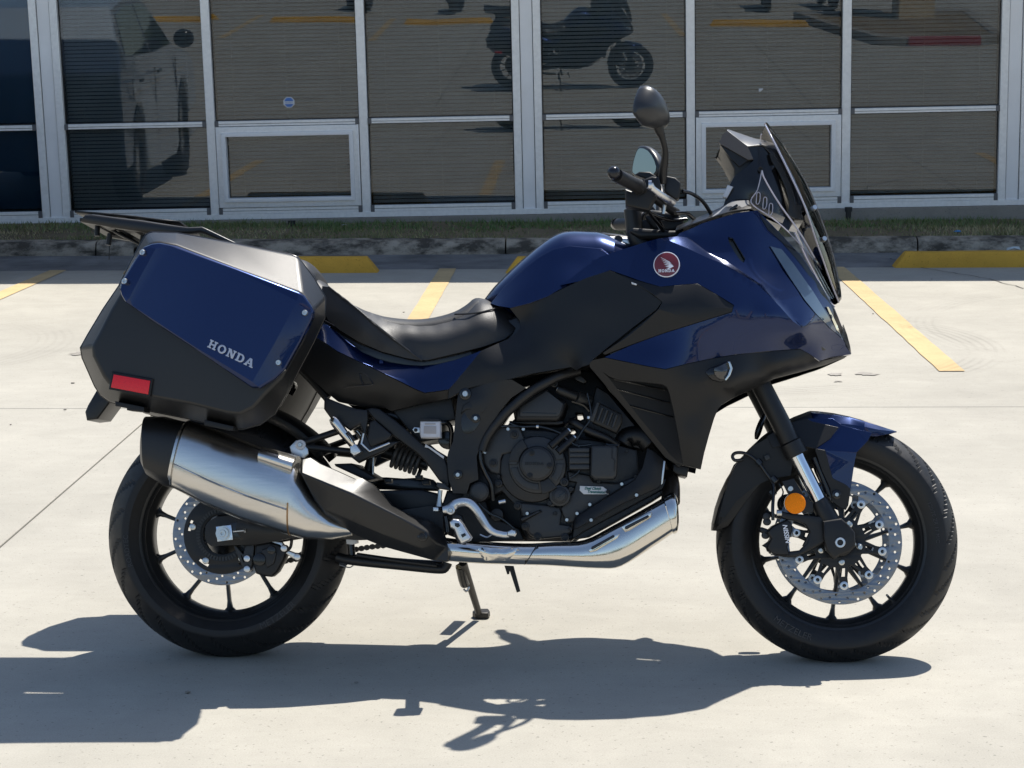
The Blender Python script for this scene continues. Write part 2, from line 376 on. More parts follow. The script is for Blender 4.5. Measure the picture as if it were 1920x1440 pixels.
# gutter and kerb
bm=bmesh.new(); box_bm(bm,(-60,8.988,-.1),(60,9.99,-.002)); link('gutter',finish(bm),conc_dark,lot)
kerb=bpy.data.objects.new('kerb',None); COL.objects.link(kerb); kerb['kind']='structure'; kerb.rotation_euler.z=.019
def kerb_seg(x0,x1):
    prof=[(9.99,-.1),(9.975,.0),(9.985,.06),(9.995,.083),(10.015,.096),(10.04,.101),(10.13,.105),(10.13,-.1)]
    bm=bmesh.new(); n=14; rows=[]
    for i in range(n+1):
        x=x0+(x1-x0)*i/n
        rows.append([bm.verts.new((x,y+random.gauss(0,.0018),z+(random.gauss(0,.002) if 0<z else 0))) for y,z in prof])
    for r0,r1 in zip(rows,rows[1:]):
        for k in range(len(prof)-1): bm.faces.new((r0[k],r0[k+1],r1[k+1],r1[k]))
    bm.faces.new(rows[0]); bm.faces.new(rows[-1][::-1])
    link('kerb_segment',finish(bm,50),kerbm,kerb)
kx=[-12,-8.6,-5.6,-2.75,.29,3.30,6.3,9.3,12.3,15.3]
for a,b_ in zip(kx,kx[1:]): kerb_seg(a+.006,b_-.006)
# painted bay lines
linem=concrete('faded_yellow_paint',(.50,.365,.19),.35,.07,True)
def quad(name,pts,m,z,**kw):
    bm=bmesh.new(); bm.faces.new([bm.verts.new((p[0],p[1],z)) for p in pts]); return link(name,finish(bm),m,**kw)
def bayline(x,y0,y1,w_=.118,sk=.028):
    n=24; bm=bmesh.new(); L0=[];L1=[]
    for i in range(n+1):
        y=y0+(y1-y0)*i/n; xc=x+(y-y0)*0
        L0.append(bm.verts.new(RG(xc-w_/2+random.gauss(0,.0015),y+.0,.004))); L1.append(bm.verts.new(RG(xc+w_/2+random.gauss(0,.0015),y,.004)))
    for i in range(n): bm.faces.new((L0[i],L1[i],L1[i+1],L0[i+1]))
    return link('bay_line',finish(bm),linem,kind='structure')
for x in (-8.1,-5.47,-2.74,-.035,2.62,5.3,8.0): bayline(x,4.505,8.985 if x>-7 else 8.98)
# crack towards the kerb
bm=bmesh.new(); ck=catmull([(2.86,9.6,0),(3.0,8.98,0),(3.3,8.4,0),(3.48,7.8,0),(3.9,7.2,0)],8)
for i in range(len(ck)-1):
    a,b_=Vector(ck[i]),Vector(ck[i+1]); j=Vector((random.gauss(0,.008),0,0)); ck[i+1]=np.array(b_+j); b_=b_+j
    d=Vector((.004,.001,0)); bm.faces.new([bm.verts.new(Vector((p.x,p.y,.0035))) for p in (a-d,a+d,b_+d,b_-d)])
link('ground_crack',finish(bm),bedm,kind='structure')
# little stains and pebbles on the lot
stm=mat('stain',(.2,.18,.15),.9)
def blob(px,py,w_,h_,ang=0):
    c=G(px,py); bm=bmesh.new(); n=18
    vs=[]
    for k in range(n):
        a=2*PI*k/n; r=1+random.gauss(0,.22); x=w_*math.cos(a)*r; y=h_*math.sin(a)*r
        vs.append(bm.verts.new((c.x+x*math.cos(ang)-y*math.sin(ang),c.y+x*math.sin(ang)+y*math.cos(ang),.0036)))
    bm.faces.new(vs); link('stain',finish(bm),conc_stain,kind='structure')
conc_stain=concrete('lot_stain',(.27,.25,.22),.3,.1,False)
for q in ((238,628,.045,.03,.5),(152,664,.06,.05,.4),(1567,703,.03,.04,0),(1625,702,.05,.05,0),(1572,716,.02,.015,0)): blob(*q)
pebm=mat('pebble',(.22,.2,.17),.9)
for i,(px,py) in enumerate(((137,719),(20,797),(122,769),(820,523),(757,586),(1747,524),(1637,589),(668,1281),(352,1300))):
    c=G(px,py); bm=bmesh.new(); bmesh.ops.create_icosphere(bm,subdivisions=1,radius=1)
    s=.003+.004*random.random()
    for v in bm.verts: v.co=Vector((c.x,c.y,.003))+Vector((v.co.x*s*1.5,v.co.y*s,v.co.z*s*.6))*(1+random.gauss(0,.15))
    link('pebble',finish(bm),pebm,label=['small flat pebble on the sunlit concrete left of the pannier','tiny pebble on the concrete at the far left edge','tiny pebble below the left joint line','dark scrap lying on the middle yellow line in shade','small twig scrap beside the middle yellow line above the seat','dark speck on concrete below the right wheel stop','dark speck on the right yellow bay line','dark speck in the motorcycle shadow under the rear tyre','dark speck near the front edge of the shadow'][i],cat='pebble')
# ---------------------------------------------------------------- wheel stops
stopm=concrete('stop_yellow',(.60,.33,.045),.35,.1,False)
def wheel_stop(x0,x1,y,label,rz=TH,chip=0):
    prof=[(-.075,0),(-.07,.045),(-.045,.105),(.045,.105),(.07,.045),(.075,0)]
    n=16; bm=bmesh.new(); rows=[]; Ln=x1-x0
    for i in range(n+1):
        t=i/n; x=t*Ln; s=1
        row=[]
        for (a,z) in prof:
            xx=x
            if i==0: xx=x+ (z*.75)
            if i==n: xx=x-(z*.75)
            row.append(bm.verts.new((xx,a+random.gauss(0,.0012),z+(random.gauss(0,.0012) if z>0 else 0))))
        rows.append(row)
    for r0,r1 in zip(rows,rows[1:]):
        for k in range(len(prof)-1): bm.faces.new((r0[k],r0[k+1],r1[k+1],r1[k]))
    bm.faces.new(rows[0][::-1]); bm.faces.new(rows[-1])
    o=link('wheel_stop',finish(bm,35),stopm,label=label,cat='wheel stop',group='yellow concrete wheel stops'); o.location=(x0,y,.0); o.rotation_euler.z=rz; bev(o,.006,2)
    return o
a=G(706,513); wheel_stop(a.x-1.74,a.x,a.y+.08,'yellow concrete wheel stop behind the pannier, in the shade by the kerb')
a=G(947,513); wheel_stop(a.x,a.x+1.83,a.y+.08,'yellow concrete wheel stop mostly hidden behind the fuel tank')
a=G(1677,502); wheel_stop(a.x,a.x+1.83,a.y+.06,'yellow concrete wheel stop at right, clear of the motorcycle')
# litter
blm=mat('blue_litter',(.03,.25,.6),.4); wl=mat('white_litter',(.6,.65,.65),.4)
def litter(px,py,z,m,label,s=.035,y=None):
    c=G(px,py,z); bm=bmesh.new()
    pts=[bm.verts.new((c.x+dx*s,c.y+dy*s,c.z+.004+random.random()*s*.5)) for dx,dy in ((-1,-.3),(0,-.6),(1,-.2),(.9,.5),(-.2,.7),(-.9,.4))]; ce=bm.verts.new((c.x,c.y,c.z+s*.6))
    for i in range(6): bm.faces.new((pts[i],pts[(i+1)%6],ce))
    o=link('litter',finish(bm,10),m,label=label,cat='litter'); sm=o.modifiers.new('s','SOLIDIFY'); sm.thickness=.002
litter(1795,436,.105,blm,'blue scrap of plastic on the grass edge above the right kerb',.03)
litter(1900,470,.03,wl,'crumpled clear plastic cup lying below the kerb at far right',.05)
litter(645,424,.13,wl,'white paper scrap in the grass behind the seat',.02)
# ---------------------------------------------------------------- grass strip
soil=concrete('verge_soil',(.20,.15,.09),.5,.3,False)
bm=bmesh.new(); n=60; rows=[]
for i in range(n+1):
    x=-14+30*i/n; rows.append([bm.verts.new((x*1.0-.0,y+x*.019,z+random.gauss(0,.004))) for y,z in ((10.12,.08),(10.4,.105),(10.8,.12),(11.4,.135))])
for r0,r1 in zip(rows,rows[1:]):
    for k in range(3): bm.faces.new((r0[k],r1[k],r1[k+1],r0[k+1]))
link('verge_soil',finish(bm,60),soil,kind='structure')
gm=bpy.data.materials.new('grass_blades'); gm.use_nodes=True; N,L,b=nodes(gm); b.inputs['Roughness'].default_value=.6
at=N.new('ShaderNodeAttribute'); at.attribute_name='tint'; cr=N.new('ShaderNodeValToRGB'); L.new(at.outputs['Fac'],cr.inputs[0]); L.new(cr.outputs[0],b.inputs['Base Color'])
cr.color_ramp.elements[0].color=(.08,.15,.035,1); cr.color_ramp.elements[1].color=(.50,.40,.22,1); e=cr.color_ramp.elements.new(.55); e.color=(.18,.19,.07,1)
nb=52000; rs=np.random.RandomState(3)
x=rs.uniform(-7,8,nb); t=rs.uniform(0,1,nb)**.9; yb=10.13+t*.98+x*.019
def vn(x,y,s,seed):
    r=np.random.RandomState(seed); g=r.rand(64,64); xi=(x*s)%63; yi=(y*s)%63; i=xi.astype(int); j=yi.astype(int); fx=xi-i; fy=yi-j
    return g[i,j]*(1-fx)*(1-fy)+g[i+1,j]*fx*(1-fy)+g[i,j+1]*(1-fx)*fy+g[i+1,j+1]*fx*fy
dens=vn(x+20,yb,2.2,1)*.6+vn(x+20,yb,6,2)*.4
keep=dens>rs.uniform(.2,.72,nb); x,yb,t,dens=x[keep],yb[keep],t[keep],dens[keep]; nb=len(x)
z0=.085+.05*t; h=rs.uniform(.012,.042,nb)*(.5+dens)*np.where(t>.55,1.15,1); ang=rs.uniform(0,2*PI,nb); ln=rs.uniform(.2,1.0,nb)*h; la=rs.uniform(0,2*PI,nb); wd=rs.uniform(.0025,.006,nb)
co_=np.zeros((nb,3,3)); co_[:,0]=np.stack([x-wd*np.cos(ang),yb-wd*np.sin(ang),z0],1); co_[:,1]=np.stack([x+wd*np.cos(ang),yb+wd*np.sin(ang),z0],1); co_[:,2]=np.stack([x+ln*np.cos(la),yb+ln*np.sin(la),z0+h],1)
me=bpy.data.meshes.new('grass'); me.from_pydata(co_.reshape(-1,3).tolist(),[],np.arange(nb*3).reshape(-1,3).tolist())
ta=me.attributes.new('tint','FLOAT','POINT'); tint=np.clip(vn(x+20,yb,1.7,5)*.7+rs.uniform(-.15,.4,nb)-np.where(t>.55,.22,-.12),0,1); ta.data.foreach_set('value',np.repeat(tint,3))
link('grass',me,gm,kind='stuff',label='patchy green and dry grass strip between kerb and windows',cat='grass')
# ---------------------------------------------------------------- facade
FYAW,FROLL,FLEAN=.0224,.0135,-.0412
e1=Vector((math.cos(FROLL)*math.cos(FYAW),math.cos(FROLL)*math.sin(FYAW),math.sin(FROLL)))
n0=Vector((-math.sin(FYAW),math.cos(FYAW),0)); e2=Vector((0,0,math.cos(FLEAN)))+n0*math.sin(FLEAN); e2=(e2-e1*e1.dot(e2)).normalized(); nn=e1.cross(e2)
bld=empty('office_building','low office building with a wall of aluminium framed tinted windows behind blinds','building')
Mb=Matrix((e1,-nn,e2)).transposed().to_4x4(); Mb.translation=Vector((0,11.2857,0)); bld.matrix_world=Mb
frm=addnoise(mat('window_aluminium',(.80,.79,.77),.42,.2),35,.05,cvar=.06,rvar=.06,dist=.002); addnoise(frm,3,0,rvar=.04)
frm2=addnoise(mat('mullion_panel',(.80,.79,.78),.42,.1),4,.0,cvar=.05,rvar=.05)
clipm=mat('rail_clip',(.12,.12,.125),.5,.3)
blindm=addnoise(mat('blind_slat',(.68,.68,.66),.6),3,0,cvar=.12)
vblind=mat('dark_vertical_blind',(.36,.42,.46),.6)
roomm=mat('room_dark',(.02,.02,.02),.9)
sealm=mat('window_seal',(.015,.015,.015),.6)
def glassmat(name,tint,ior,seed):
    m=bpy.data.materials.new(name); m.use_nodes=True; N,L,b=nodes(m); out=N['Material Output']
    tr=N.new('ShaderNodeBsdfTransparent'); tr.inputs[0].default_value=(*tint,1); gl=N.new('ShaderNodeBsdfGlossy'); gl.inputs['Roughness'].default_value=.0; gl.inputs['Color'].default_value=(.95,.97,1,1)
    fr=N.new('ShaderNodeFresnel'); fr.inputs[0].default_value=ior; mx=N.new('ShaderNodeMixShader'); L.new(fr.outputs[0],mx.inputs[0]); L.new(tr.outputs[0],mx.inputs[1]); L.new(gl.outputs[0],mx.inputs[2]); L.new(mx.outputs[0],out.inputs[0])
    tc=N.new('ShaderNodeTexCoord'); ns=N.new('ShaderNodeTexNoise'); ns.inputs['Scale'].default_value=1.3; ns.inputs['Detail'].default_value=1; L.new(tc.outputs['Object'],ns.inputs[0])
    bp=N.new('ShaderNodeBump'); bp.inputs['Strength'].default_value=.05; bp.inputs['Distance'].default_value=.01; L.new(ns.outputs['Fac'],bp.inputs['Height']); L.new(bp.outputs[0],gl.inputs['Normal'])
    return m
glass=glassmat('tinted_glass',(.62,.66,.68),1.58,0); glass_b=glassmat('tinted_glass_blue',(.42,.55,.64),1.6,0)
def fb(name,m,a0,a1,d0,d1,h0,h1,parent=bld,b=.002,**kw): return box(name,m,(a0,d0,h0),(a1,d1,h1),parent,b,**kw)
TOP=2.75
mains=[-14.94,-11.15,-7.36,-3.573,.217,4.012,7.80,11.59]; inner=[(1.296,2.505),(1.296,2.505),(1.296,2.505),(1.282,2.496),(1.282,2.496),(1.29,2.50),(1.29,2.50)]
for a in mains:       # wide mullions: panel between two channels
    fb('mullion',frm2,a-.045,a+.052,-.03,.1,.165,TOP,b=.003)
    for s in (-1,1):
        c=a+.0035+s*.083; fb('mullion_channel',frm,c-.030,c+.030,-.045,.1,.185,TOP,b=.003)
        fb('mullion_groove',sealm,c+s*-.033-.0035,c+s*-.033+.0035,-.02,.09,.185,TOP,b=0)
allcols=[]
for i,(a,b_) in enumerate(zip(mains,mains[1:]),-2):
    c1,c2=a+inner[i+2][0],a+inner[i+2][1]
    for c in (c1,c2): fb('mullion',frm,c-.034,c+.034,-.045,.1,.185,TOP,b=.003)
    allcols+= [(a+.117,c1-.034,i,0),(c1+.034,c2-.034,i,1),(c2+.034,b_-.110,i,2)]
def blind(parent,a0,a1,h0,h1,d,pitch=.0300,vert=False,tilt=54):
    bm=bmesh.new()
    if vert:
        x=a0; 
        while x<a1:
            bm.faces.new([bm.verts.new(p) for p in ((x,d,h0),(x+.07,d+.03,h0),(x+.07,d+.03,h1),(x,d,h1))]); x+=.078
    else:
        h=h0+.01; r=math.radians(tilt); i=0
        while h<h1:
            jz=random.gauss(0,.0004); jr=r+random.gauss(0,.015); w2=.0135; dy,dz=w2*math.cos(jr),w2*math.sin(jr)
            bm.faces.new([bm.verts.new(p) for p in ((a0,d-dy,h-dz+jz),(a1,d-dy,h-dz+jz*.3),(a1,d+dy,h+dz+jz*.3),(a0,d+dy,h+dz+jz))]); h+=pitch; i+=1
        for k in range(3):
            x=a0+(a1-a0)*(.12+.38*k); box_bm(bm,(x-.0015,d-.018,h0),(x+.0015,d-.0165,h1))
    o=link('blind',finish(bm,10,False),vblind if vert else blindm,parent,kind='stuff'); return o
for (x0,x1,i,j) in allcols:
    
    g=glass_b if i<=0 else glass
    # rail + sill
    fb('rail',frm,x0,x1,-.05,.06,.928,.968,b=.002); fb('rail_groove',sealm,x0,x1,-.0515,-.048,.9445,.9475,b=0)
    for xe in (x0,x1-.03): fb('rail_clip',clipm,xe,xe+.03,-.0545,-.03,.925,.971,b=.002)
    fb('sill',frm,x0,x1,-.05,.06,.232,.279,b=.002); fb('sill_groove',sealm,x0,x1,-.0515,-.048,.2535,.2565,b=0)
    for xe in (x0,x1-.03): fb('rail_clip',clipm,xe,xe+.03,-.0545,-.03,.229,.282,b=.002)
    # upper window
    def window(h0,h1,hopper=False):
        a0,a1=x0,x1
        if hopper:
            loops=[[(x0+.006,h0+.004),(x1-.006,h0+.004),(x1-.006,h1-.004),(x0+.006,h1-.004)],[(x0+.055,h0+.052),(x1-.055,h0+.052),(x1-.055,h1-.055),(x0+.055,h1-.055)]]
            win=link('window',plate3(loops,-.06,.03,.003),frm,bld)
            l2=[[(x0+.05,h0+.047),(x1-.05,h0+.047),(x1-.05,h1-.05),(x0+.05,h1-.05)],[(x0+.083,h0+.078),(x1-.083,h0+.078),(x1-.083,h1-.082),(x0+.083,h1-.082)]]
            link('sash',plate3(l2,-.075,.02,.003),frm2,win); a0+=.075;a1-=.075; hh0,hh1=h0+.07,h1-.075
        else:
            L_=[[(x0-.004,h0-.006),(x1+.004,h0-.006),(x1+.004,h1+.004),(x0-.004,h1+.004)],[(x0+.009,h0+.008),(x1-.009,h0+.008),(x1-.009,h1-.008),(x0+.009,h1-.008)]]
            win=link('window',plate3(L_,-.005,.03,.001),sealm,bld); hh0,hh1=h0,h1
        t=.003; bm=bmesh.new(); box_bm(bm,(a0,0-t,hh0),(a1,t,hh1)); 
        o=link('pane',finish(bm),g,win)
        ty={(1,0):.000,(1,1):.001,(1,2):-.0006,(2,0):.0,(2,1):.0022,(2,2):.0028}.get((i,j),0)+(0 if h1>1.2 else -.024)
        ca=(a0+a1)/2; ch=(hh0+hh1)/2
        o.matrix_local=Matrix.Translation((ca,0,ch))@Matrix.Rotation(ty,4,'X')@Matrix.Translation((-ca,0,-ch))
        vert=(i<=0)
        blind(win,a0+.012,a1-.012,hh0+.012,hh1,.06,vert=vert,tilt=56 if j!=1 else 50)
        return win
    window(.968,TOP); window(.279,.928,hopper=(j==1 and i>0))
# continuous base channel, footing, head, wall above, eave
fb('base_channel',frm,-15,11.7,-.052,.1,.188,.231,b=.002)
fb('footing',basem,-15.1,11.8,-.075,.3,-.1,.186,b=.004)
fb('head_wall',basem,-15.1,11.8,-.05,.2,TOP,3.9,b=0)
fb('room_back',roomm,-15.1,11.8,1.3,1.4,-.1,3.9,b=0)
fb('room_side',roomm,-15.2,-15.1,0.1,1.4,-.1,3.9,b=0); fb('room_side',roomm,11.8,11.9,0.1,1.4,-.1,3.9,b=0)
# eave whose shade ends on the lot
# shadow edge on the ground at y~8.41
fb('roof',frm,-16,12.5,-1.30,6,3.9,4.05,b=.01)
# security sticker + paper scrap on the panes
stk=empty('window_sticker','octagonal blue and white security sticker inside the second window pane','sticker')
stk.parent=None
def fl(a,h,d): return Mb@Vector((a,d,h))
sc_=fl(-1.665,1.105,-.006)
stk.matrix_world=Matrix.Translation(sc_)@Mb.to_3x3().to_4x4()
def ngon(r,n,off,y,sy=1): return [(r*math.cos(2*PI*k/n+off),r*sy*math.sin(2*PI*k/n+off)) for k in range(n)]
link('sticker_border',plate3([ngon(.048,8,PI/8,0,.95)],-.001,0.0,.0001),whitepl,stk)
sb=mat('sticker_blue',(.05,.16,.45),.4)
link('sticker_field',plate3([[(-.034,.008),(.034,.008),(.033,.018),(.016,.036),(-.016,.036),(-.033,.018)]],-.0015,-.0008,.0001),sb,stk)
link('sticker_field',plate3([[(-.034,-.014),(.034,-.014),(.033,-.018),(.016,-.036),(-.016,-.036),(-.033,-.018)]],-.0015,-.0008,.0001),sb,stk)
tm=text_mesh('SECURITY',.014,.0002); tm.transform(Matrix.Rotation(PI/2,4,'X')); tm.transform(Matrix.Translation((0,-.0015,-.003))); link('lettering',tm,sb,stk)
pp=fl(2.05,1.125,-.006); o=link('paper_scrap',plate3([[(-.018,-.01),(-.008,-.016),(.018,.006),(.016,.012),(-.017,.01)]],-.001,0,.0001),whitepl,label='torn white paper corner stuck low on the window pane right of the mirror',cat='paper scrap'); o.matrix_world=Matrix.Translation(pp)@Mb.to_3x3().to_4x4()
# drain stubs / bracket marks under the frame
pipem=mat('drain_black',(.012,.012,.012),.5)
def stub(px,py0,py1,label):
    a=G(px,py1,.13); bm=bmesh.new(); y=11.12+a.x*.02
    lathe_bm(bm,(a.x*(y+4.98)/(a.y+4.98) if 0 else a.x,y,.12),(0,0,1),[(0,0),(0,.022),(.085,.022),(.085,.03),(.12,.03),(.12,0)],14)
    link('drain_spout',finish(bm),pipem,label=label,cat='spout')
stub(1579,375,405,'black plastic irrigation riser in the grass under the right window'); 
def stub2(px,label):
    a=G(px,425,.13); bm=bmesh.new(); lathe_bm(bm,(a.x,a.y+.1,.1),(0,0,1),[(0,0),(0,.018),(.04,.02),(.04,.03),(.07,.03),(.07,0)],14); link('sprinkler_head',finish(bm),pipem,label=label,cat='sprinkler')
stub2(543,'small black sprinkler head in the grass behind the pannier')
# ================================================================== MOTORCYCLE
bike=empty('motorcycle','dark blue touring motorcycle with hard side cases parked on its side stand','motorcycle')
bike.rotation_euler=(-LEAN,0,0)
B=bike
# ------------------------------------------------------------------ wheels
RC=U(430.5,1003,0); FC=U(1568,1019,0)
RW_R,RW_C=.3115,Vector((RC.x,0,.3085)); FW_R,FW_C=.3015,Vector((FC.x,0,.2985))
def tyre_mesh(c,R,hw,rr,style,n=1008):
    # profile (r, v) from inner bead near side over the crown to the far side
    prof=[]; cr=[]
    m=26
    for i in range(m+1):
        a=-1+2*i/m   # crown param
        v=a*hw*.985; r=R-(abs(a)**2.0)*hw*.60
        cr.append((r,v))
    rs=cr[0][0]
    side=[(rr-.004,-hw*.70),(rr+.004,-hw*.80),(rr+.014,-hw*.90),(rr+(rs-rr)*.55,-hw*1.0),(rs-.006,-hw*1.01),(rs-.002,-hw*1.0)]
    prof=side+cr+[(r,-v) for r,v in side[::-1]]
    inner=[(rr-.012,hw*.6),(rr-.012,-hw*.6)]
    prof+=inner
    i0,i1=len(side),len(side)+m
    bm=bmesh.new(); rings=[]
    per=2*PI/ (26 if style=='front' else 22)
    for k in range(n):
        th=2*PI*k/n; ring=[]
        for i,(r,v) in enumerate(prof):
            if i0-1<=i<=i1+1:
                a=v/hw; s=abs(a)
                # slanted grooves
                ph=th+(.30*s+.12*s*s if style=='front' else .42*s)
                q=((ph+(0 if a>0 else per/2))%per)/per
                on=0
                if .12<s<.95 and q<(.125 if style=='front' else .11): on=1
                q2=((ph*1+.35*per+.06*s)%per)/per
                if .35<s<.8 and q2<.055: on=1
                if s>.93: on*=.5
                r=r-.007*on
            ring.append(bm.verts.new((c.x+r*math.cos(th),v,c.z+r*math.sin(th))))
        rings.append(ring)
    P=len(prof)
    for k in range(n):
        a,b_=rings[k],rings[(k+1)%n]
        for i in range(P): bm.faces.new((a[i],a[(i+1)%P],b_[(i+1)%P],b_[i]))
    return finish(bm,38)
def wheel(name,c,R,hw,rr,phase,pos,style):
    # rim
    prof=[(-hw*.78,rr+.010),(-hw*.80,rr+.006),(-hw*.74,rr-.003),(-hw*.70,rr-.006),(-hw*.35,rr-.020),(-hw*.25,rr-.024),(hw*.25,rr-.024),(hw*.35,rr-.020),(hw*.7,rr-.006),(hw*.78,rr+.010),(hw*.6,rr+.002),(hw*.2,rr-.016),(-hw*.2,rr-.016),(-hw*.6,rr+.002)]
    w_=lathe(name,rim_m,c,[(-h,r) for h,r in prof],B,n=96,close=True)
    link('tyre',tyre_mesh(c,R,hw,rr,style),rubber,w_)
    hubr=.035 if style=='front' else .062
    lathe('hub',rim_m,c,[(-.075,0),(-.075,.02),(-.065,.028),(-.03,hubr*.8),(0,hubr),(.03,hubr*.8),(.065,.028),(.075,.02),(.075,0)],w_,n=32)
    for k in range(10):
        th=phase+k*2*PI/10; pr=1 if k%2 else -1
        d=Vector((math.cos(th),0,math.sin(th))); tt=Vector((-d.z,0,d.x))
        q=[]; 
        bm=bmesh.new(); rings=[]
        for t,wd,dp in ((0,.013,.018),(.15,.0072,.013),(.5,.0046,.010),(.82,.005,.0095),(.93,.0075,.011),(1,.017,.015)):
            r=hubr*.85+(rr-.022-hubr*.85)*t; cc=c+d*r+tt*(.012*pr*(1-t))
            rings.append([bm.verts.new(cc+tt*wd*a+Vector((0,dp*b_,0))) for a,b_ in ((-1,-.5),(-.5,-1),(.5,-1),(1,-.5),(1,.5),(.5,1),(-.5,1),(-1,.5))])
        for a,b_ in zip(rings,rings[1:]):
            for i in range(8): bm.faces.new((a[i],a[(i+1)%8],b_[(i+1)%8],b_[i]))
        link('spoke',finish(bm,50),rim_m,w_)
    return w_
fw=wheel('front_wheel',FW_C,FW_R,.060,.2175,math.radians(14+36*.0),None,'front')
rw=wheel('rear_wheel',RW_C,RW_R,.086,.2175,math.radians(-16.5),None,'rear')
def disc(parent,c,v,Ro,Ri,rows,parentname='brake_disc',wavy=0,th=.005):
    n=120
    outer=[(c.x+Ro*math.cos(2*PI*k/n),c.z+Ro*math.sin(2*PI*k/n)) for k in range(n)]
    inner=[(c.x+(Ri)*math.cos(2*PI*k/n),c.z+(Ri)*math.sin(2*PI*k/n)) for k in range(n)]
    loops=[outer,inner]
    for (r,cnt,ph,hr) in rows:
        for k in range(cnt):
            a=ph+2*PI*k/cnt; loops.append([(c.x+r*math.cos(a)+hr*math.cos(2*PI*j/10),c.z+r*math.sin(a)+hr*math.sin(2*PI*j/10)) for j in range(10)])
    return link(parentname,plate3(loops,v-th/2,v+th/2,.0003,1),disc_m,parent)
def front_disc(sgn):
    v=sgn*.072; p=2*PI/40
    disc(fw,FW_C,v,.1545,.1235,[(.1475,20,0,.0033),(.139,20,p*.9,.0033),(.1305,20,p*1.6,.0033)])
    # spider carrier
    loops=[]; N_=10; out=[]
    ph=math.radians(-12)
    for k in range(N_):
        a=ph+k*2*PI/N_
        for da,r in ((-.31,.062),(-.26,.064),(-.115,.090),(-.10,.104),(-.07,.110),(.07,.110),(.10,.104),(.115,.090),(.26,.064)):
            out.append((FW_C.x+r*math.cos(a+da),FW_C.z+r*math.sin(a+da)))
    loops.append(out)
    for k in range(N_):
        a=ph+k*2*PI/N_; loops.append([(FW_C.x+r*math.cos(a+da),FW_C.z+r*math.sin(a+da)) for da,r in ((-.11,.066),(.11,.066),(.055,.086),(-.055,.086))])
    loops.append([(FW_C.x+.036*math.cos(2*PI*j/24),FW_C.z+.036*math.sin(2*PI*j/24)) for j in range(24)])
    link('disc_carrier',plate3(loops,v-.003,v+.003,.0006,1),blackmetal,fw)
    for k in range(N_):
        a=ph+k*2*PI/N_; cc=Vector((FW_C.x+.108*math.cos(a),v,FW_C.z+.108*math.sin(a)))
        # bobbin and the lug of the disc that holds it
        lathe('bobbin',alu,cc,[(-.005,.0048),(-.005,.0105),(.0055,.0105),(.006,.009),(.006,.0048)],fw,n=18,axis=(0,sgn,0),close=True)
        q=[]
        for r_,t_ in ((.126,-.135),(.116,-.10),(.109,-.085),(.109,.085),(.116,.10),(.126,.135)): q.append((FW_C.x+r_*math.cos(a+t_),FW_C.z+r_*math.sin(a+t_)))
        hole=[(cc.x+.007*math.cos(2*PI*j/10),cc.z+.007*math.sin(2*PI*j/10)) for j in range(10)]
        link('disc_lug',plate3([q],v-.002,v+.002,.0002,1),disc_m,fw)
    for k in range(5):
        a=math.radians(-12+72*k); cc=Vector((FW_C.x+.050*math.cos(a),v+sgn*.004,FW_C.z+.050*math.sin(a)))
        lathe('disc_bolt',bolt_m,cc,[(0,.0075),(.004,.0075),(.005,.006),(.005,.003),(.002,.003),(.002,0)],fw,n=12,axis=(0,sgn,0))
front_disc(-1); front_disc(1)
disc(rw,RW_C,-.086,.1275,.097,[(.121,16,.1,.0033),(.112,16,.27,.0033),(.104,16,.0,.003)])
n=64; cz=RW_C
loops=[[(cz.x+.099*math.cos(2*PI*k/n),cz.z+.099*math.sin(2*PI*k/n)) for k in range(n)],[(cz.x+.05*math.cos(2*PI*k/n),cz.z+.05*math.sin(2*PI*k/n)) for k in range(n)]]
for k in range(5):
    a=math.radians(165+72*k); L_=[]
    for t in np.linspace(-.16,.16,7): L_.append((cz.x+.089*math.cos(a+t),cz.z+.089*math.sin(a+t)))
    for t in np.linspace(.16,-.16,7): L_.append((cz.x+.082*math.cos(a+t),cz.z+.082*math.sin(a+t)))
    loops.append(L_)
link('disc_carrier',plate3(loops,-.092,-.086,.0006,1),blackmetal,rw)
for k in range(5):
    a=math.radians(-22+72*k+180+8); cc=Vector((cz.x+.078*math.cos(a),-.092,cz.z+.078*math.sin(a)))
    lathe('disc_bolt',bolt_m,cc,[(0,.0085),(.004,.0085),(.005,.0068),(.005,.0035),(.002,.0035),(.002,0)],rw,n=12)
# abs tone ring
bm=bmesh.new()
for k in range(50):
    a=2*PI*k/50; d=Vector((math.cos(a),0,math.sin(a))); tt=Vector((-d.z,0,d.x))
    q=[]
    for v in (-.099,-.096):
        for r,s in ((.056,-1),(.056,1),(.066,1),(.066,-1)): q.append(bm.verts.new(cz+d*r+tt*.0022*s+Vector((0,v,0))))
    for f in ((0,1,2,3),(4,7,6,5),(0,4,5,1),(1,5,6,2),(2,6,7,3),(3,7,4,0)): bm.faces.new([q[i] for i in f])
link('sensor_ring_tooth',finish(bm),enginegrey,rw,kind='stuff')
lathe('sensor_ring',blackmetal,cz,[(.092,.068),(.096,.068),(.096,.054),(.092,.054)],rw,n=48,close=True)
# sidewall lettering
def arc_text(s,c,r,v,size,deg,parent,flip=False,m=tyreprint):
    me=text_mesh(s,size,.0006,spacing=1.05); a0=math.radians(deg)
    for vt in me.vertices:
        x,y,z=vt.co
        if flip: a=a0+x/r; rr_=r-y
        else: a=a0-x/r; rr_=r+y
        vt.co=(c.x+rr_*math.cos(a),v-z,c.z+rr_*math.sin(a))
    link('lettering',me,m,parent)
arc_text('METZELER',FW_C,.247,-.0613,.022,-118,fw,True)
arc_text('120/70 ZR 17 M/C',FW_C,.244,-.0613,.013,12,fw)
arc_text('METZELER',RW_C,.250,-.0875,.022,-55,rw,True); arc_text('ROADTEC',RW_C,.247,-.0875,.017,-170,rw)
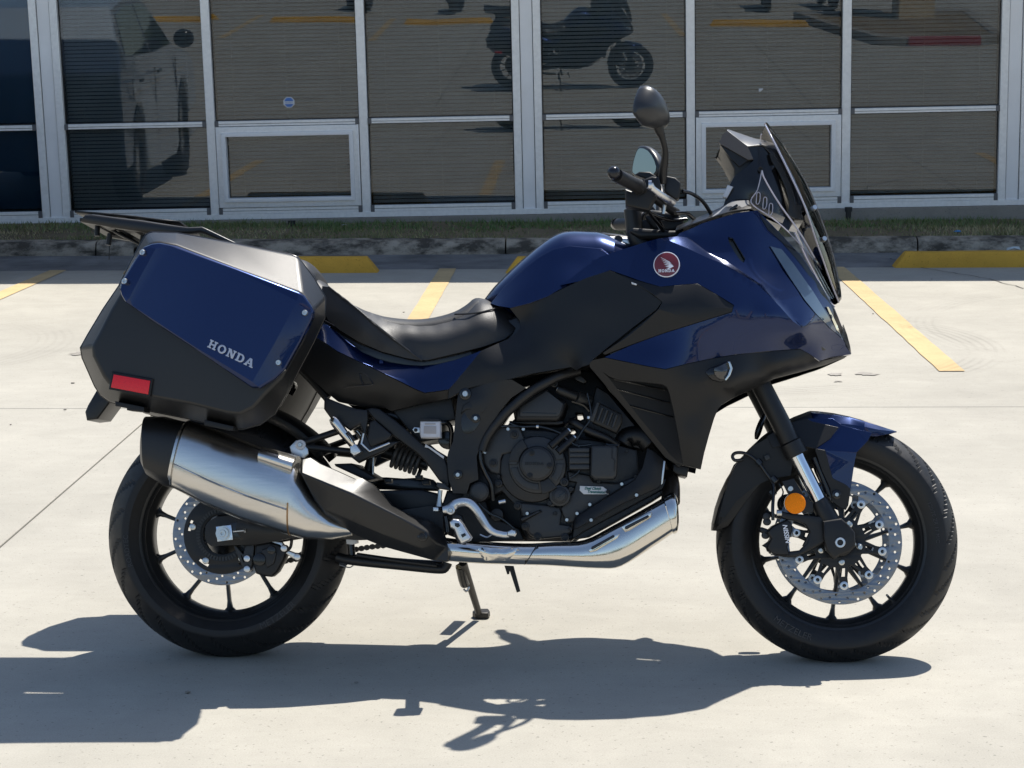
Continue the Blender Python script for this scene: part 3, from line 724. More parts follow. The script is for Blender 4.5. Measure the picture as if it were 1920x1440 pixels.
# valve
lathe('valve_stem',alu,FW_C+Vector((.200*math.cos(math.radians(-47)),-.01,.200*math.sin(math.radians(-47)))),[(0,0),(0,.004),(.03,.003),(.032,0)],fw,n=10,axis=(-.5,-.7,.5))
# ------------------------------------------------------------------ small hardware helpers
def bolt(c,px,py,v,r=4.5,m=bolt_m,parent=None,h=.005,hexr=True,name='bolt'):
    cc=U(px,py,v); r_=r/753
    return lathe(name,m,cc,[(-.004,r_),(h*.6,r_),(h,r_*.8),(h,r_*.42),(h*.4,r_*.42),(h*.4,0)],parent or B,n=14)
def cylv(name,m,px,py,v0,v1,r,parent=None,b=.12,n=28,cap=True):
    """drum along the wheel-axle direction, near face at v0"""
    cc=U(px,py,v0); r_=r/753; L_=v1-v0; bb=min(r_*b,L_*.4)
    return lathe(name,m,cc,[(0,0),(0,r_-bb),(-bb*.3,r_-bb*.3),(-bb,r_),(-L_,r_),(-L_,0)],parent or B,n=n)
# ------------------------------------------------------------------ side cases
def side_case():
    ring_out=K('A',(590,178),(740,183),(1080,243),(1420,310),(1468,328),(1560,450),(1632,570),(1628,690),(1560,840),(1470,1010),(1400,1150),(1330,1268),(1240,1330),(1140,1357),(1050,1352),(800,1292),(560,1245),(340,1195),(285,1155),(250,1100),(175,930),(165,870),(210,790),(300,640),(395,500),(470,350),(530,240),(558,192))
    ring_in=K('A',(640,232),(740,252),(1090,390),(1430,522),(1490,540),(1530,585),(1562,640),(1556,690),(1500,830),(1430,950),(1375,1050),(1270,1150),(1200,1230),(1120,1270),(1050,1262),(820,1205),(600,1165),(400,1120),(330,1080),(300,1040),(240,920),(235,860),(275,790),(350,640),(420,520),(480,380),(545,275),(590,238))
    n=len(ring_out); bm=bmesh.new()
    cx=sum(p[0] for p in ring_out)/n; cy=sum(p[1] for p in ring_out)/n
    def ins(L,f): return [(cx+(p[0]-cx)*f,cy+(p[1]-cy)*f) for p in L]
    layers=[(ins(ring_out,.86),-.19),(ins(ring_out,.95),-.225),(ring_out,-.27),(ring_out,-.355),(ring_in,-.437)]
    rows=[[bm.verts.new(U(p[0],p[1],v)) for p in L_] for L_,v in layers]
    for a,b_ in zip(rows,rows[1:]):
        for i in range(n): bm.faces.new((a[i],b_[i],b_[(i+1)%n],a[(i+1)%n]))
    bm.faces.new(rows[0]); 
    # face with a slightly proud centre
    cen=bm.verts.new(U(cx,cy,-.447))
    for i in range(n): bm.faces.new((rows[-1][i],cen,rows[-1][(i+1)%n]))
    me=finish(bm,30); return me
case=link('side_case',side_case(),plastic2,B); bev(case,.006,3,22)
lidp=K('A',(640,240),(740,260),(1100,395),(1470,535),(1505,555),(1545,615),(1562,650),(1555,690),(1480,840),(1390,1000),(1330,1058),(1240,1113),(1190,1110),(840,872),(600,715),(430,595),(405,550),(395,510),(410,465),(480,350),(540,265),(590,245))
lv=[-.449]*len(lidp)
lid=panel('lid_panel',blue,[(p[0],p[1],v) for p,v in zip(lidp,[-.462,-.466,-.466,-.466,-.462,-.458,-.456,-.456,-.457,-.458,-.462,-.468,-.468,-.468,-.468,-.466,-.460,-.455,-.453,-.455,-.458,-.460])],
   creases=[[(p[0],p[1],-.472) for p in K('A',(1462,590),(1330,840),(1195,1075))],[(p[0],p[1],-.472) for p in K('A',(615,275),(530,430),(455,575))]],rim=.026,smooth=False,parent=case,ang=12,bevel=.005)
for x,y in ((537,300),(430,473),(1510,662),(1352,960)):
    (p,)=K('A',(x,y)); bolt(None,p[0],p[1],-.4625,5.6,bolt_m,case,h=.007)
ring=K('A',(590,178),(740,183),(1080,243),(1420,310),(1468,328),(1560,450),(1632,570),(1628,690),(1560,840),(1470,1010),(1400,1150),(1330,1268),(1240,1330),(1140,1357),(1050,1352),(800,1292),(560,1245),(340,1195),(285,1155),(250,1100),(175,930),(165,870),(210,790),(300,640),(395,500),(470,350),(530,240),(558,192))
bm=bmesh.new(); rp_=[U(p[0],p[1],-.312) for p in ring]; sweep_bm(bm,rp_+[rp_[0]],.0028,6,1,False); link('case_seal',finish(bm,60),gloss,case)
rf_=K('A',(362,1030),(580,1068),(568,1150),(345,1108)); rb_=K('A',(350,1012),(598,1056),(580,1166),(330,1120))
plate('reflector_bezel',plastic,rb_,-.4475,-.42,.003,parent=case); plate('side_reflector',redref,rf_,-.4505,-.44,.001,parent=case)
for q in (K('A',(370,1190),(545,1225),(545,1255),(490,1250),(440,1245),(440,1232),(370,1220)),K('A',(905,1300),(1080,1340),(1080,1365),(1030,1362),(905,1335))): plate('case_latch',plastic,q,-.40,-.34,.002,parent=case)
# maker's word on the lid, slab letters built by hand
def glyph(ch):
    H=[[(0,0),(.44,0),(.44,.16),(.33,.16),(.33,.42),(.67,.42),(.67,.16),(.56,.16),(.56,0),(1,0),(1,.16),(.89,.16),(.89,.84),(1,.84),(1,1),(.56,1),(.56,.84),(.67,.84),(.67,.6),(.33,.6),(.33,.84),(.44,.84),(.44,1),(0,1),(0,.84),(.11,.84),(.11,.16),(0,.16)]]
    O=[[(.5+.5*math.cos(t),.5+.52*math.sin(t)) for t in np.linspace(0,2*PI,28)[:-1]],[(.5+.25*math.cos(t),.5+.33*math.sin(t)) for t in np.linspace(0,2*PI,22)[:-1]]]
    Nn=[[(0,0),(.42,0),(.42,.15),(.3,.15),(.3,.62),(.68,0),(.92,0),(.92,.85),(1.02,.85),(1.02,1),(.62,1),(.62,.85),(.74,.85),(.74,.42),(.4,1),(0,1),(0,.85),(.11,.85),(.11,.15),(0,.15)]]
    D=[[(0,0),(.55,0)]+[(.55+.43*math.sin(t),.5-.5*math.cos(t)) for t in np.linspace(.15,PI-.15,14)]+[(.55,1),(0,1),(0,.84),(.11,.84),(.11,.16),(0,.16)],[(.36,.17),(.36,.83),(.52,.83)]+[(.52+.2*math.sin(t),.5+.33*math.cos(t)) for t in np.linspace(.1,PI-.1,12)]+[(.52,.17)]]
    A=[[(-.05,0),(.36,0),(.36,.15),(.28,.15),(.32,.27),(.66,.27),(.70,.15),(.62,.15),(.62,0),(1.07,0),(1.07,.15),(.98,.15),(.66,1),(.36,1),(.04,.15),(-.05,.15)],[(.38,.42),(.6,.42),(.49,.74)]]
    return dict(H=H,O=O,N=Nn,D=D,A=A)[ch]
def word(parent,m,name,o,ex,ey,v,ltr='HONDA',th=.0012,wd=.86,gap=.14):
    """o,ex,ey photo-pixel origin (baseline left), x direction over the whole word, cap height vector"""
    x=0; tot=sum(wd for _ in ltr)+gap*(len(ltr)-1)
    for ch in ltr:
        loops=[]
        for L_ in glyph(ch):
            q=[]
            for a,b_ in L_:
                t=(x+a*wd)/tot; px=o[0]+ex[0]*t+ey[0]*b_; py=o[1]+ex[1]*t+ey[1]*b_; p=U(px,py,v); q.append((p.x,p.z))
            loops.append(q)
        link(name,plate3(loops,v-th,v,.0001,1),m,parent); x+=wd+gap
word(case,silverprint,'letter',(388.5,650.5),(83.5,39.5),(6.5,-14.5),-.4735)
mirror(case)
for o in list(case.children): pass
left_case=[o for o in COL.objects if o.name=='side_case.001'][0]
for ch in list(case.children):
    if ch.name.startswith('letter'): continue
    c2=mirror(ch); c2.parent=left_case
left_case.location.x=-.045
# ------------------------------------------------------------------ rack
def rack():
    # frame outline in plan: built from a side rail (right), mirrored left, and cross slats
    top=K('A',(200,76),(245,72),(400,92),(540,108),(700,133),(810,150),(900,146),(930,160),(1110,246))
    bot=K('A',(170,118),(180,122),(400,160),(540,180),(700,192),(830,188),(880,182),(910,188),(1085,262))
    r=loft('rear_rack',plastic2,[(t,b_,-.135+.0*i,.014,4) for i,(t,b_) in enumerate(zip(top,bot))],n=16,parent=B)
    m_=mirror(r); m_.parent=r; m_.name='rack_rail'
    for a in ((185,100),(300,118),(420,135),(540,150),(660,160)):
        p=U(*K('A',a)[0],-.135); box('rack_slat',plastic,(p.x-.012,-.135,p.z-.006),(p.x+.012,.135,p.z+.004),r,.002)
    pts_=[U(*K('A',q)[0],0) for q in ((205,96),(400,112),(560,128),(700,146),(820,158))]
    bm=bmesh.new(); rw_=[[bm.verts.new(Vector((p.x,v,p.z))) for v in (-.125,-.06,0,.06,.125)] for p in pts_]
    for a_,b2 in zip(rw_,rw_[1:]):
        for i_ in range(4): bm.faces.new((a_[i_],a_[i_+1],b2[i_+1],b2[i_]))
    rp=link('rack_plate',finish(bm),plastic,r); sm_=rp.modifiers.new('s','SOLIDIFY'); sm_.thickness=.005; sm_.offset=0
    for a,b_ in (((265,140),(262,200)),((340,185),(330,255)),((540,195),(530,250))):
        pa=K('A',a)[0]; pb=K('A',b_)[0]
        tube('rack_lug',plastic,[(pa[0],pa[1],-.09),(pb[0],pb[1],-.09)],.007,r,n=8)
    tube('rack_stay',blackmetal,[(178,417,-.02),(215,434,-.03),(262,458,-.04)],.004,r,n=8,smooth=1)
    tube('rack_stay',blackmetal,[(195,424,.02),(232,440,.0),(268,462,-.02)],.004,r,n=8,smooth=1)
    tube('aerial_cord',blackmetal,[(206,440,.0),(205,470,.0),(204.5,487,.0)],.0012,r,n=6,smooth=1)
rack()
# number plate bracket
plate('plate_bracket',plastic2,K('A',(265,1112),(350,1150),(345,1190),(265,1298),(198,1306),(188,1255),(205,1215)),-.07,.07,.006,parent=B)
# ------------------------------------------------------------------ muffler
muf=loft('silencer',steel,[
  (K('M',(662,178))[0],K('M',(548,622))[0],-.245,.070,2.6),
  (K('M',(690,152))[0],K('M',(562,634))[0],-.245,.076,2.6),
  (K('M',(950,245))[0],K('M',(800,760))[0],-.243,.079,2.6),
  (K('M',(1215,350))[0],K('M',(1060,868))[0],-.240,.079,2.6),
  (K('M',(1440,420))[0],K('M',(1400,975))[0],-.235,.077,2.5),
  (K('M',(1560,640))[0],K('M',(1530,1004))[0],-.228,.070,2.3),
  (K('M',(1700,800))[0],K('M',(1700,1006))[0],-.222,.055,2),
  (K('M',(1850,900))[0],K('M',(1850,975))[0],-.215,.035,2)],n=56,parent=B,ang=60)
bev(muf,.003)
# weld seam and joint band
loft('silencer_band',steel,[(K('M',(655,160))[0],K('M',(540,630))[0],-.245,.0785,2.6),(K('M',(675,148))[0],K('M',(560,638))[0],-.245,.0785,2.6)],n=56,parent=muf)
bm=bmesh.new()
def ell(T,Bp,vc,dep,pw,t):
    T=U(*T,vc); Bq=U(*Bp,vc); c=(T+Bq)/2; h=(T-Bq)/2; e=2/pw; cs,sn=math.cos(t),math.sin(t)
    return c+h*(math.copysign(abs(sn)**e,sn))+Vector((0,-1,0))*dep*(math.copysign(abs(cs)**e,cs))
sweep_bm(bm,[ell(K('M',(690,152))[0],K('M',(562,634))[0],-.245,.0765,2.6,-.22),ell(K('M',(950,245))[0],K('M',(800,760))[0],-.243,.0795,2.6,-.22),ell(K('M',(1215,350))[0],K('M',(1060,868))[0],-.240,.0795,2.6,-.22),ell(K('M',(1440,420))[0],K('M',(1400,975))[0],-.235,.0775,2.5,-.26)],.0022,6,6)
link('silencer_seam',finish(bm,60),steel,muf)
bm=bmesh.new(); sweep_bm(bm,[ell(K('M',(1440,420))[0],K('M',(1402,975))[0],-.235,.0785,2.5,t) for t in np.linspace(-1.5,-.1,10)],.002,6,2); link('silencer_weld',finish(bm,60),mat('tarnished_weld',(.35,.22,.12),.4,1),muf)
loft('silencer_cap',plastic2,[
  (K('M',(356,215))[0],K('M',(352,480))[0],-.245,.055,2.8),(K('M',(372,120))[0],K('M',(385,545))[0],-.245,.073,2.8),
  (K('M',(500,120))[0],K('M',(500,622))[0],-.245,.077,2.8),(K('M',(600,146))[0],K('M',(535,632))[0],-.245,.077,2.8),(K('M',(668,160))[0],K('M',(552,636))[0],-.245,.0745,2.8)],n=48,parent=muf)
loft('silencer_strap',steel,[(K('M',(1212,338))[0],K('M',(1190,470))[0],-.255,.066,2.2),(K('M',(1460,405))[0],K('M',(1425,560))[0],-.25,.066,2.2)],n=40,parent=muf)
# heat shield over the link pipe
panel('heat_shield',plastic2,[(*p,-.30) for p in K('R',(2,790))]+[(*p,v) for p,v in zip(K('R',(22,702),(90,684),(180,745),(300,795),(460,868),(520,860),(585,898),(650,958),(760,1085),(870,1140),(1080,1215),(1155,1275),(1190,1340),(1215,1420),(1225,1500),(1225,1545)),(-.272,-.262,-.262,-.262,-.262,-.258,-.255,-.25,-.245,-.24,-.225,-.215,-.215,-.215,-.215,-.215))]+[(*p,v) for p,v in zip(K('R',(1100,1530),(900,1475),(700,1420),(580,1372),(400,1290),(260,1215),(205,1170),(120,1020)),(-.22,-.225,-.235,-.24,-.25,-.258,-.262,-.285))],
  creases=[[(*p,v) for p,v in zip(K('R',(20,815),(240,905),(440,985),(640,1080),(840,1180),(1030,1290)),(-.318,-.318,-.312,-.300,-.287,-.268))],[(*p,v) for p,v in zip(K('R',(215,1120),(420,1200),(700,1320),(1000,1430)),(-.296,-.292,-.278,-.255))]],
  pts=[(*p,v) for p,v in zip(K('R',(1130,1390),(900,1330),(500,1120)),(-.25,-.268,-.302))],rim=.05,smooth=False,parent=B,ang=30,bevel=.004)
(p,)=K('R',(1012,1333)); cylv('shield_bolt_well',gloss,p[0],p[1],-.266,-.25,10); cylv('shield_bolt',blackmetal,p[0],p[1],-.270,-.26,5.5)
# link pipe, collector and headers
col=loft('exhaust_collector',chrome,[
 ((836,1008),(836,1052),-.155,.028,2),((905,1015),(905,1057),-.157,.030,2),((983,1019),(983,1059),-.160,.034,2.2),((1040,1016),(1036,1061),-.160,.040,2.3),((1096,1012),(1122,1066),-.160,.048,2.5),
 ((1150,985),(1165,1062),-.160,.052,2.6),((1200,958),(1222,1027),-.160,.052,2.6),((1242,934),(1262,1000),-.160,.052,2.6)],n=48,parent=B,smooth=4,ang=60)
loft('collector_cap',chrome,[((1243,931),(1263,1002),-.160,.0545,2.6),((1262,922),(1270,998),-.160,.053,2.6),((1270,934),(1273,984),-.160,.042,2.4)],n=48,parent=col,smooth=3,ang=60)
plate('pipe_joint',gloss,[(983,1059.5),(986,1058),(1008.5,1021),(1006,1021)],-.196,-.16,.0005,parent=col)
pl=K('W',(810,402),(1028,404),(1005,452),(978,470),(850,470),(830,450))
panel('pipe_guard',chrome,[(*p,-.186) for p in pl],pts=[(*p,-.198) for p in K('W',(850,425),(920,430),(990,425))],rim=.01,grid=6,parent=col,bevel=.002)
for q,h_ in ((K('W',(1375,415),(1505,338),(1540,332),(1530,352),(1420,420),(1390,428)),K('W',(1393,410),(1397,398),(1508,337),(1517,342),(1512,351),(1402,413))),
          (K('W',(1548,296),(1690,222),(1705,220),(1702,240),(1590,312),(1566,318)),K('W',(1566,304),(1570,293),(1685,235),(1693,240),(1688,249),(1576,309)))):
    plate('slot_frame',chrome,q,-.2155,-.19,.002,parent=col); plate('slot',gloss,h_,-.2165,-.20,.0004,parent=col)
tube('header_pipe',addnoise(mat('header_steel',(.11,.085,.065),.4,.9),30,.05,cvar=.4),[(1256,890,-.09),(1259,912,-.12),(1257,940,-.15)],[.019,.021,.024],col,n=16)
tube('header_pipe',bpy.data.materials['header_steel'],[(1235,850,.02),(1256,890,.03),(1262,935,.0)],.018,col,n=16)
# ------------------------------------------------------------------ seat, tail and tank
def xy(c,pts,vs): 
    q=K(c,*pts)
    if not hasattr(vs,'__len__'): vs=[vs]*len(q)
    return [(p[0],p[1],v) for p,v in zip(q,vs)]
seat=loft('seat',leather,[
 (K('S',(165,395))[0],K('S',(190,600))[0],0,0.0989,3.2),
 (K('S',(222,418))[0],K('S',(235,660))[0],0,0.1118,3.2),
 (K('S',(300,478))[0],K('S',(330,740))[0],0,0.1204,3.2),
 (K('S',(400,556))[0],K('S',(460,800))[0],0,0.1273,3.4),
 (K('S',(520,612))[0],K('S',(600,842))[0],0,0.1333,3.6),
 (K('S',(640,640))[0],K('S',(720,872))[0],0,0.1393,3.6),
 (K('S',(780,650))[0],K('S',(830,888))[0],0,0.1419,3.6),
 (K('S',(900,638))[0],K('S',(960,862))[0],0,0.1402,3.6),
 (K('S',(1010,604))[0],K('S',(1100,826))[0],0,0.1333,3.4),
 (K('S',(1080,560))[0],K('S',(1200,790))[0],0,0.1247,3.2),
 (K('S',(1130,518))[0],K('S',(1310,752))[0],0,0.1118,3),
 (K('S',(1200,528))[0],K('S',(1350,715))[0],0,0.1032,2.8),
 (K('S',(1290,570))[0],K('S',(1385,670))[0],0,0.0860,2.6),
 (K('S',(1330,600))[0],K('S',(1388,650))[0],0,0.0602,2.4)],n=56,parent=B,smooth=3,ang=50)
loft('pillion_pad',leather,[(K('S',(40,300))[0],K('S',(80,470))[0],0,.12,3),(K('S',(90,290))[0],K('S',(120,470))[0],0,.125,3),(K('S',(150,312))[0],K('S',(170,480))[0],0,.125,3),(K('S',(205,380))[0],K('S',(205,470))[0],0,.11,3)],n=36,parent=B,smooth=3)
panel('seat_side',leather,xy('S',((262,452),(330,500),(400,553),(460,582),(520,603),(600,626),(700,640),(800,644),(900,634),(1000,610),(1060,582),(1135,520),(1190,524),(1245,548),(1310,583),(1383,642),(1385,660),(1350,712),(1300,755),(1170,800),(1000,842),(880,870),(830,882),(800,876),(700,800),(600,720),(500,640),(400,560)),
   (-.118,-.118,-.112,-.105,-.100,-.098,-.098,-.098,-.098,-.098,-.096,-.09,-.09,-.09,-.088,-.095,-.108,-.130,-.142,-.160,-.170,-.174,-.175,-.175,-.172,-.168,-.162,-.152)),pts=xy('S',((520,632),(620,660),(720,672),(820,676),(920,664),(1020,638),(1090,605),(1150,560),(1240,585),(1310,620),(700,720),(820,740),(950,730),(1100,700),(1250,660),(830,820)),(-.145,-.147,-.147,-.147,-.147,-.145,-.138,-.125,-.125,-.115,-.168,-.171,-.170,-.165,-.148,-.1775)),rim=.02,grid=8,parent=seat,bevel=.004,mir=True,ang=75,reg=25)
# skirt of the pillion seat lies over the cushion side
sk=panel('seat_skirt',leather,xy('S',((205,436),(245,442),(330,510),(420,580),(520,668),(620,748),(700,808),(800,884),(700,866),(560,828),(420,768),(310,700),(240,640),(200,560)),
   (-.132,-.136,-.15,-.163,-.169,-.172,-.173,-.174,-.172,-.168,-.162,-.155,-.148,-.14)),pts=xy('S',((300,600),(450,700),(600,790)),(-.156,-.171,-.174)),rim=.012,grid=9,parent=seat,bevel=.003,mir=True,ang=60)
bm=bmesh.new(); sweep_bm(bm,[U(*p) for p in xy('S',((245,440),(330,508),(420,578),(520,666),(620,746),(700,806),(805,884)),(-.139,-.153,-.166,-.172,-.175,-.176,-.176))],.0028,6,4); link('piping',finish(bm,60),leather,seat)
bm=bmesh.new(); sweep_bm(bm,[U(*p) for p in xy('S',((1000,606),(1080,603),(1160,592),(1230,574),(1290,565)),(-.128,-.143,-.143,-.125,-.09))],.0022,6,4); link('seat_seam',finish(bm,60),leather,seat)
# dark under-seat gap filler
loft('seat_base',gloss,[(K('S',(150,560))[0],K('S',(120,860))[0],0,.13,4),(K('S',(400,700))[0],K('S',(380,960))[0],0,.14,4),(K('S',(800,820))[0],K('S',(800,1040))[0],0,.15,4),(K('S',(1150,750))[0],K('S',(1100,1000))[0],0,.15,4)],n=32,parent=B)
plate('inner_body',gloss,K('S',(1000,800),(1150,700),(1300,640),(1400,590),(1600,560),(1700,700),(1650,900),(1300,960),(900,1030)),-.12,.12,.01,parent=B)
loft('tail_unit',plastic,[((262,466),(285,560),0,.10,3),((330,470),(350,640),0,.135,3),((450,485),(450,690),0,.14,3),((585,560),(585,690),0,.13,3)],n=28,parent=B,smooth=2)
# blue tail cover
panel('tail_cover',blue,xy('S',((150,700),(200,668),(235,668),(300,718),(370,775),(440,830),(520,868),(600,893),(700,908),(800,914),(880,908),(1000,880),(1100,845),(1160,824),(1120,878),(1060,952),(965,1056),(900,1066),(820,1076),(760,1052),(700,1021),(560,952),(430,890),(300,829),(220,775),(170,745)),
  (-.135,-.138,-.138,-.142,-.148,-.152,-.155,-.158,-.16,-.162,-.165,-.168,-.172,-.175,-.180,-.185,-.190,-.190,-.190,-.192,-.194,-.194,-.188,-.176,-.16,-.145)),
  pts=xy('S',((300,770),(430,860),(560,925),(700,965),(820,990),(960,960)),(-.160,-.172,-.180,-.185,-.186,-.184)),rim=.02,grid=8,parent=B,mir=True,ang=28,bevel=.0025,reg=60)
# black side cover under it
panel('side_cover',plastic,xy('S',((20,780),(100,735),(165,742),(215,775),(300,832),(430,893),(560,955),(700,1025),(760,1056),(820,1080),(965,1060),(960,1112),(880,1128),(800,1142),(700,1166),(620,1187),(575,1166),(440,1160),(300,1130),(240,1082),(150,1000),(60,912),(20,880)),
  (-.14,-.14,-.145,-.16,-.175,-.186,-.190,-.190,-.190,-.188,-.182,-.172,-.168,-.165,-.160,-.155,-.150,-.152,-.150,-.150,-.145,-.14,-.14)),
  pts=xy('S',((300,960),(500,1050),(700,1100),(850,1110)),(-.176,-.182,-.180,-.178)),rim=.03,grid=10,parent=B,mir=True,ang=40)
tube('trim_line',gloss,xy('S',((330,1048),(400,1038),(500,1030),(505,1015),(470,968),(430,962),(450,1030)),(-.183,-.185,-.188,-.188,-.186,-.185,-.187)),.0012,B,n=6,smooth=2)
# tank
tank=loft('fuel_tank',blue,[
 (K('S',(1185,516))[0],K('S',(1200,560))[0],0,.05,2.4),
 (K('S',(1240,448))[0],K('S',(1290,640))[0],0,.085,2.6),
 (K('S',(1330,360))[0],K('S',(1450,700))[0],0,.118,2.8),
 (K('S',(1440,262))[0],K('S',(1600,760))[0],0,.140,3),
 (K('S',(1540,182))[0],K('S',(1700,800))[0],0,.150,3),
 (K('S',(1620,136))[0],K('S',(1800,800))[0],0,.152,3),
 (K('S',(1690,119))[0],K('S',(1860,800))[0],0,.150,3),
 (K('S',(1800,121))[0],K('S',(1940,780))[0],0,.148,3),
 (K('S',(1890,130))[0],K('S',(2010,760))[0],0,.146,3),
 (K('S',(2050,190))[0],K('S',(2150,740))[0],0,.14,3)],n=56,parent=B,smooth=3,ang=50)
# side skin of the tank, the blue part below the crest
panel('tank_side',blue,xy('S',((1215,540),(1300,440),(1400,345),(1500,265),(1590,215),(1690,195),(1800,205),(1880,212),(1930,250),(1830,305),(1740,365),(1685,430),(1620,462),(1560,498),(1450,540),(1335,568),(1260,556)),
  (-.10,-.118,-.132,-.142,-.148,-.15,-.152,-.154,-.168,-.176,-.184,-.196,-.192,-.188,-.178,-.160,-.13)),creases=[xy('S',((1680,290),(1760,300),(1850,262),(1920,232)),(-.163,-.168,-.166,-.162))],
  pts=xy('S',((1400,450),(1500,400),(1600,340)),(-.155,-.165,-.168)),rim=.03,grid=8,parent=tank,mir=True,ang=40)
# fuel lid plinth
lid2=loft('filler_panel',plastic2,[(K('C',(238,132))[0],K('C',(262,200))[0],0,.075,3),(K('C',(262,128))[0],K('C',(285,214))[0],0,.082,3),(K('C',(360,140))[0],K('C',(370,222))[0],0,.084,3),(K('C',(470,160))[0],K('C',(480,205))[0],0,.075,3),(K('C',(520,180))[0],K('C',(520,200))[0],0,.06,3)],n=32,parent=tank)
plate('filler_plate',alu,K('C',(252,136),(300,135),(400,146),(500,163),(470,188),(400,200),(330,204),(285,190),(262,165)),-.0855,-.03,.004,parent=lid2)
(p,)=K('C',(350,158)); lathe('filler_lock',blackmetal,U(p[0],p[1],-.0865),[(0,0),(.001,.007),(.001,.0095),(0,.011),(-.003,.011)],lid2,n=18)
# big black cover on the tank side
P1=[(956,578),(990,567),(1027,556),(1048,545),(1068,535),(1100,521),(1144,507),(1190,529),(1222,552),(1241,566),(1231,580),(1180,619),(1131,658),(1112,674),(1106,683),(1090,688),(1081,694),(1071,688),(1046,692),(1000,700),(946,713),(915,719),(884,726),(865,733),(840,748),(842,728),(870,697),(902,658),(956,634),(968,624),(977,613),(974,600)]
V1=[-.158,-.17,-.186,-.196,-.206,-.222,-.243,-.262,-.278,-.287,-.283,-.268,-.254,-.250,-.248,-.238,-.225,-.212,-.204,-.2,-.196,-.192,-.188,-.186,-.183,-.185,-.188,-.183,-.165,-.16,-.155,-.152]
panel('knee_cover',plastic,[(*p,v) for p,v in zip(P1,V1)],pts=[(1000,620,-.18),(1050,600,-.205),(1100,570,-.232),(1150,560,-.252),(1190,580,-.268),(1130,620,-.248),(1060,650,-.215),(980,670,-.198),(920,690,-.196)],rim=.03,grid=9,parent=B,mir=True,ang=40,bevel=.002)
# ------------------------------------------------------------------ front fairing
def xv(c,*t): 
    q=K(c,*[(a,b_) for a,b_,_ in t]); return [(p[0],p[1],s[2]) for p,s in zip(q,t)]
def fair_parts(regs):
    bm=bmesh.new(); fns=[]
    for out,pts,holes in regs:
        o=panel('tmp',None,out,pts=pts,holes=holes,rim=0,grid=7,reg=1,bevel=0); t=o.data
        bm.from_mesh(t); bpy.data.objects.remove(o); bpy.data.meshes.remove(t)
        fns.append(tps(list(pts)+densify(out,22),1))
    bmesh.ops.remove_doubles(bm,verts=bm.verts,dist=.0012)
    for fc in bm.faces:
        fc.normal_update()
        if fc.normal.y>0: fc.normal_flip()
    be=[e for e in bm.edges if len(e.link_faces)==1]; r=bmesh.ops.extrude_edge_only(bm,edges=be)
    for g in r['geom']:
        if isinstance(g,bmesh.types.BMVert): g.co.y+=.02
    bmesh.ops.recalc_face_normals(bm,faces=bm.faces)
    if sum(f_.normal.y*f_.calc_area() for f_ in bm.faces)>0: bmesh.ops.reverse_faces(bm,faces=bm.faces)
    return bm,fns
PL=[(660,165,-.252),(770,212,-.258),(875,262,-.262),(990,307,-.264),(1100,372,-.264),(1200,440,-.260),(1320,560,-.252),(1400,650,-.237),(1450,682,-.224)]
QL=[(770,146,-.214),(890,236,-.226),(1000,288,-.240),(1110,358,-.246),(1210,430,-.246),(1330,550,-.240),(1408,636,-.229)]
TL=[(1485,672,-.206),(1535,602,-.168),(1620,690,-.115),(1700,760,-.06)]
R1=[(0,432,-.200),(60,395,-.205),(130,338,-.212),(240,262,-.222),(345,225,-.230),(440,196,-.236),(520,170,-.241),(590,152,-.245),(650,143,-.247)]+PL+TL+[(1748,845,-.02),(1700,853,-.04),(1610,868,-.085),(1558,886,-.120),(1500,845,-.145),(1440,812,-.165),(1250,826,-.212),(1050,846,-.247),(900,872,-.266),(760,902,-.282),(632,934,-.292),(520,915,-.290),(400,890,-.279),(268,863,-.262),(420,795,-.272),(620,722,-.285),(820,660,-.291),(1032,594,-.290),(1044,550,-.288),(940,486,-.286),(826,420,-.281),(700,430,-.281),(602,440,-.280),(480,404,-.266),(400,375,-.255),(300,340,-.242),(150,400,-.220)]
R2=[(650,143,-.247),(700,138,-.232)]+QL+[(1450,682,-.224)]+PL[:-1][::-1]
R3=[(700,138,-.232),(720,118,-.218),(780,95,-.214),(860,58,-.212),(960,28,-.212),(1070,-4,-.212),(1185,-18,-.209),(1310,108,-.190),(1440,248,-.165),(1560,418,-.130),(1650,575,-.092),(1700,700,-.055),(1700,760,-.06),(1620,690,-.115),(1535,602,-.168),(1485,672,-.206),(1450,682,-.224)]+QL[::-1]
VH=K('C',(1008,142),(1038,148),(1060,185),(1112,272),(1104,296),(1085,285),(1045,230),(1012,170))
bmf,fns=fair_parts([(xv('C',*R1),xv('C',(640,310,-.268),(1150,570,-.276),(1250,620,-.268),(450,285,-.247)),[]),(xv('C',*R2),[],[]),(xv('C',*R3),xv('C',(1100,180,-.222),(1250,350,-.212),(1000,220,-.226)),[VH])])
fair=link('side_fairing',finish(bmf,24,False),blue,B)
f3=fns[2]
def on3(off,*q): return [(p[0],p[1],f3(p[0],p[1])+off) for p in K('C',*q)]
def fair_mirror(o,par=None):
    c=mirror(o)
    if par: c.parent=par
    return c
lf=fair_mirror(fair)
vt=plate('vent_recess',gloss,K('C',(990,125),(1050,130),(1140,290),(1110,310),(1080,300),(1020,230)),-.190,-.18,.001,parent=fair)
# recessed slot under the nose
panel('nose_slot',gloss,xv('C',(1050,838,-.246),(1250,815,-.212),(1400,786,-.178),(1490,774,-.158),(1550,785,-.137),(1598,818,-.105),(1580,824,-.115),(1530,806,-.137),(1440,798,-.166),(1250,830,-.210),(1060,848,-.245)),rim=.004,grid=9,parent=fair,bevel=.0008)
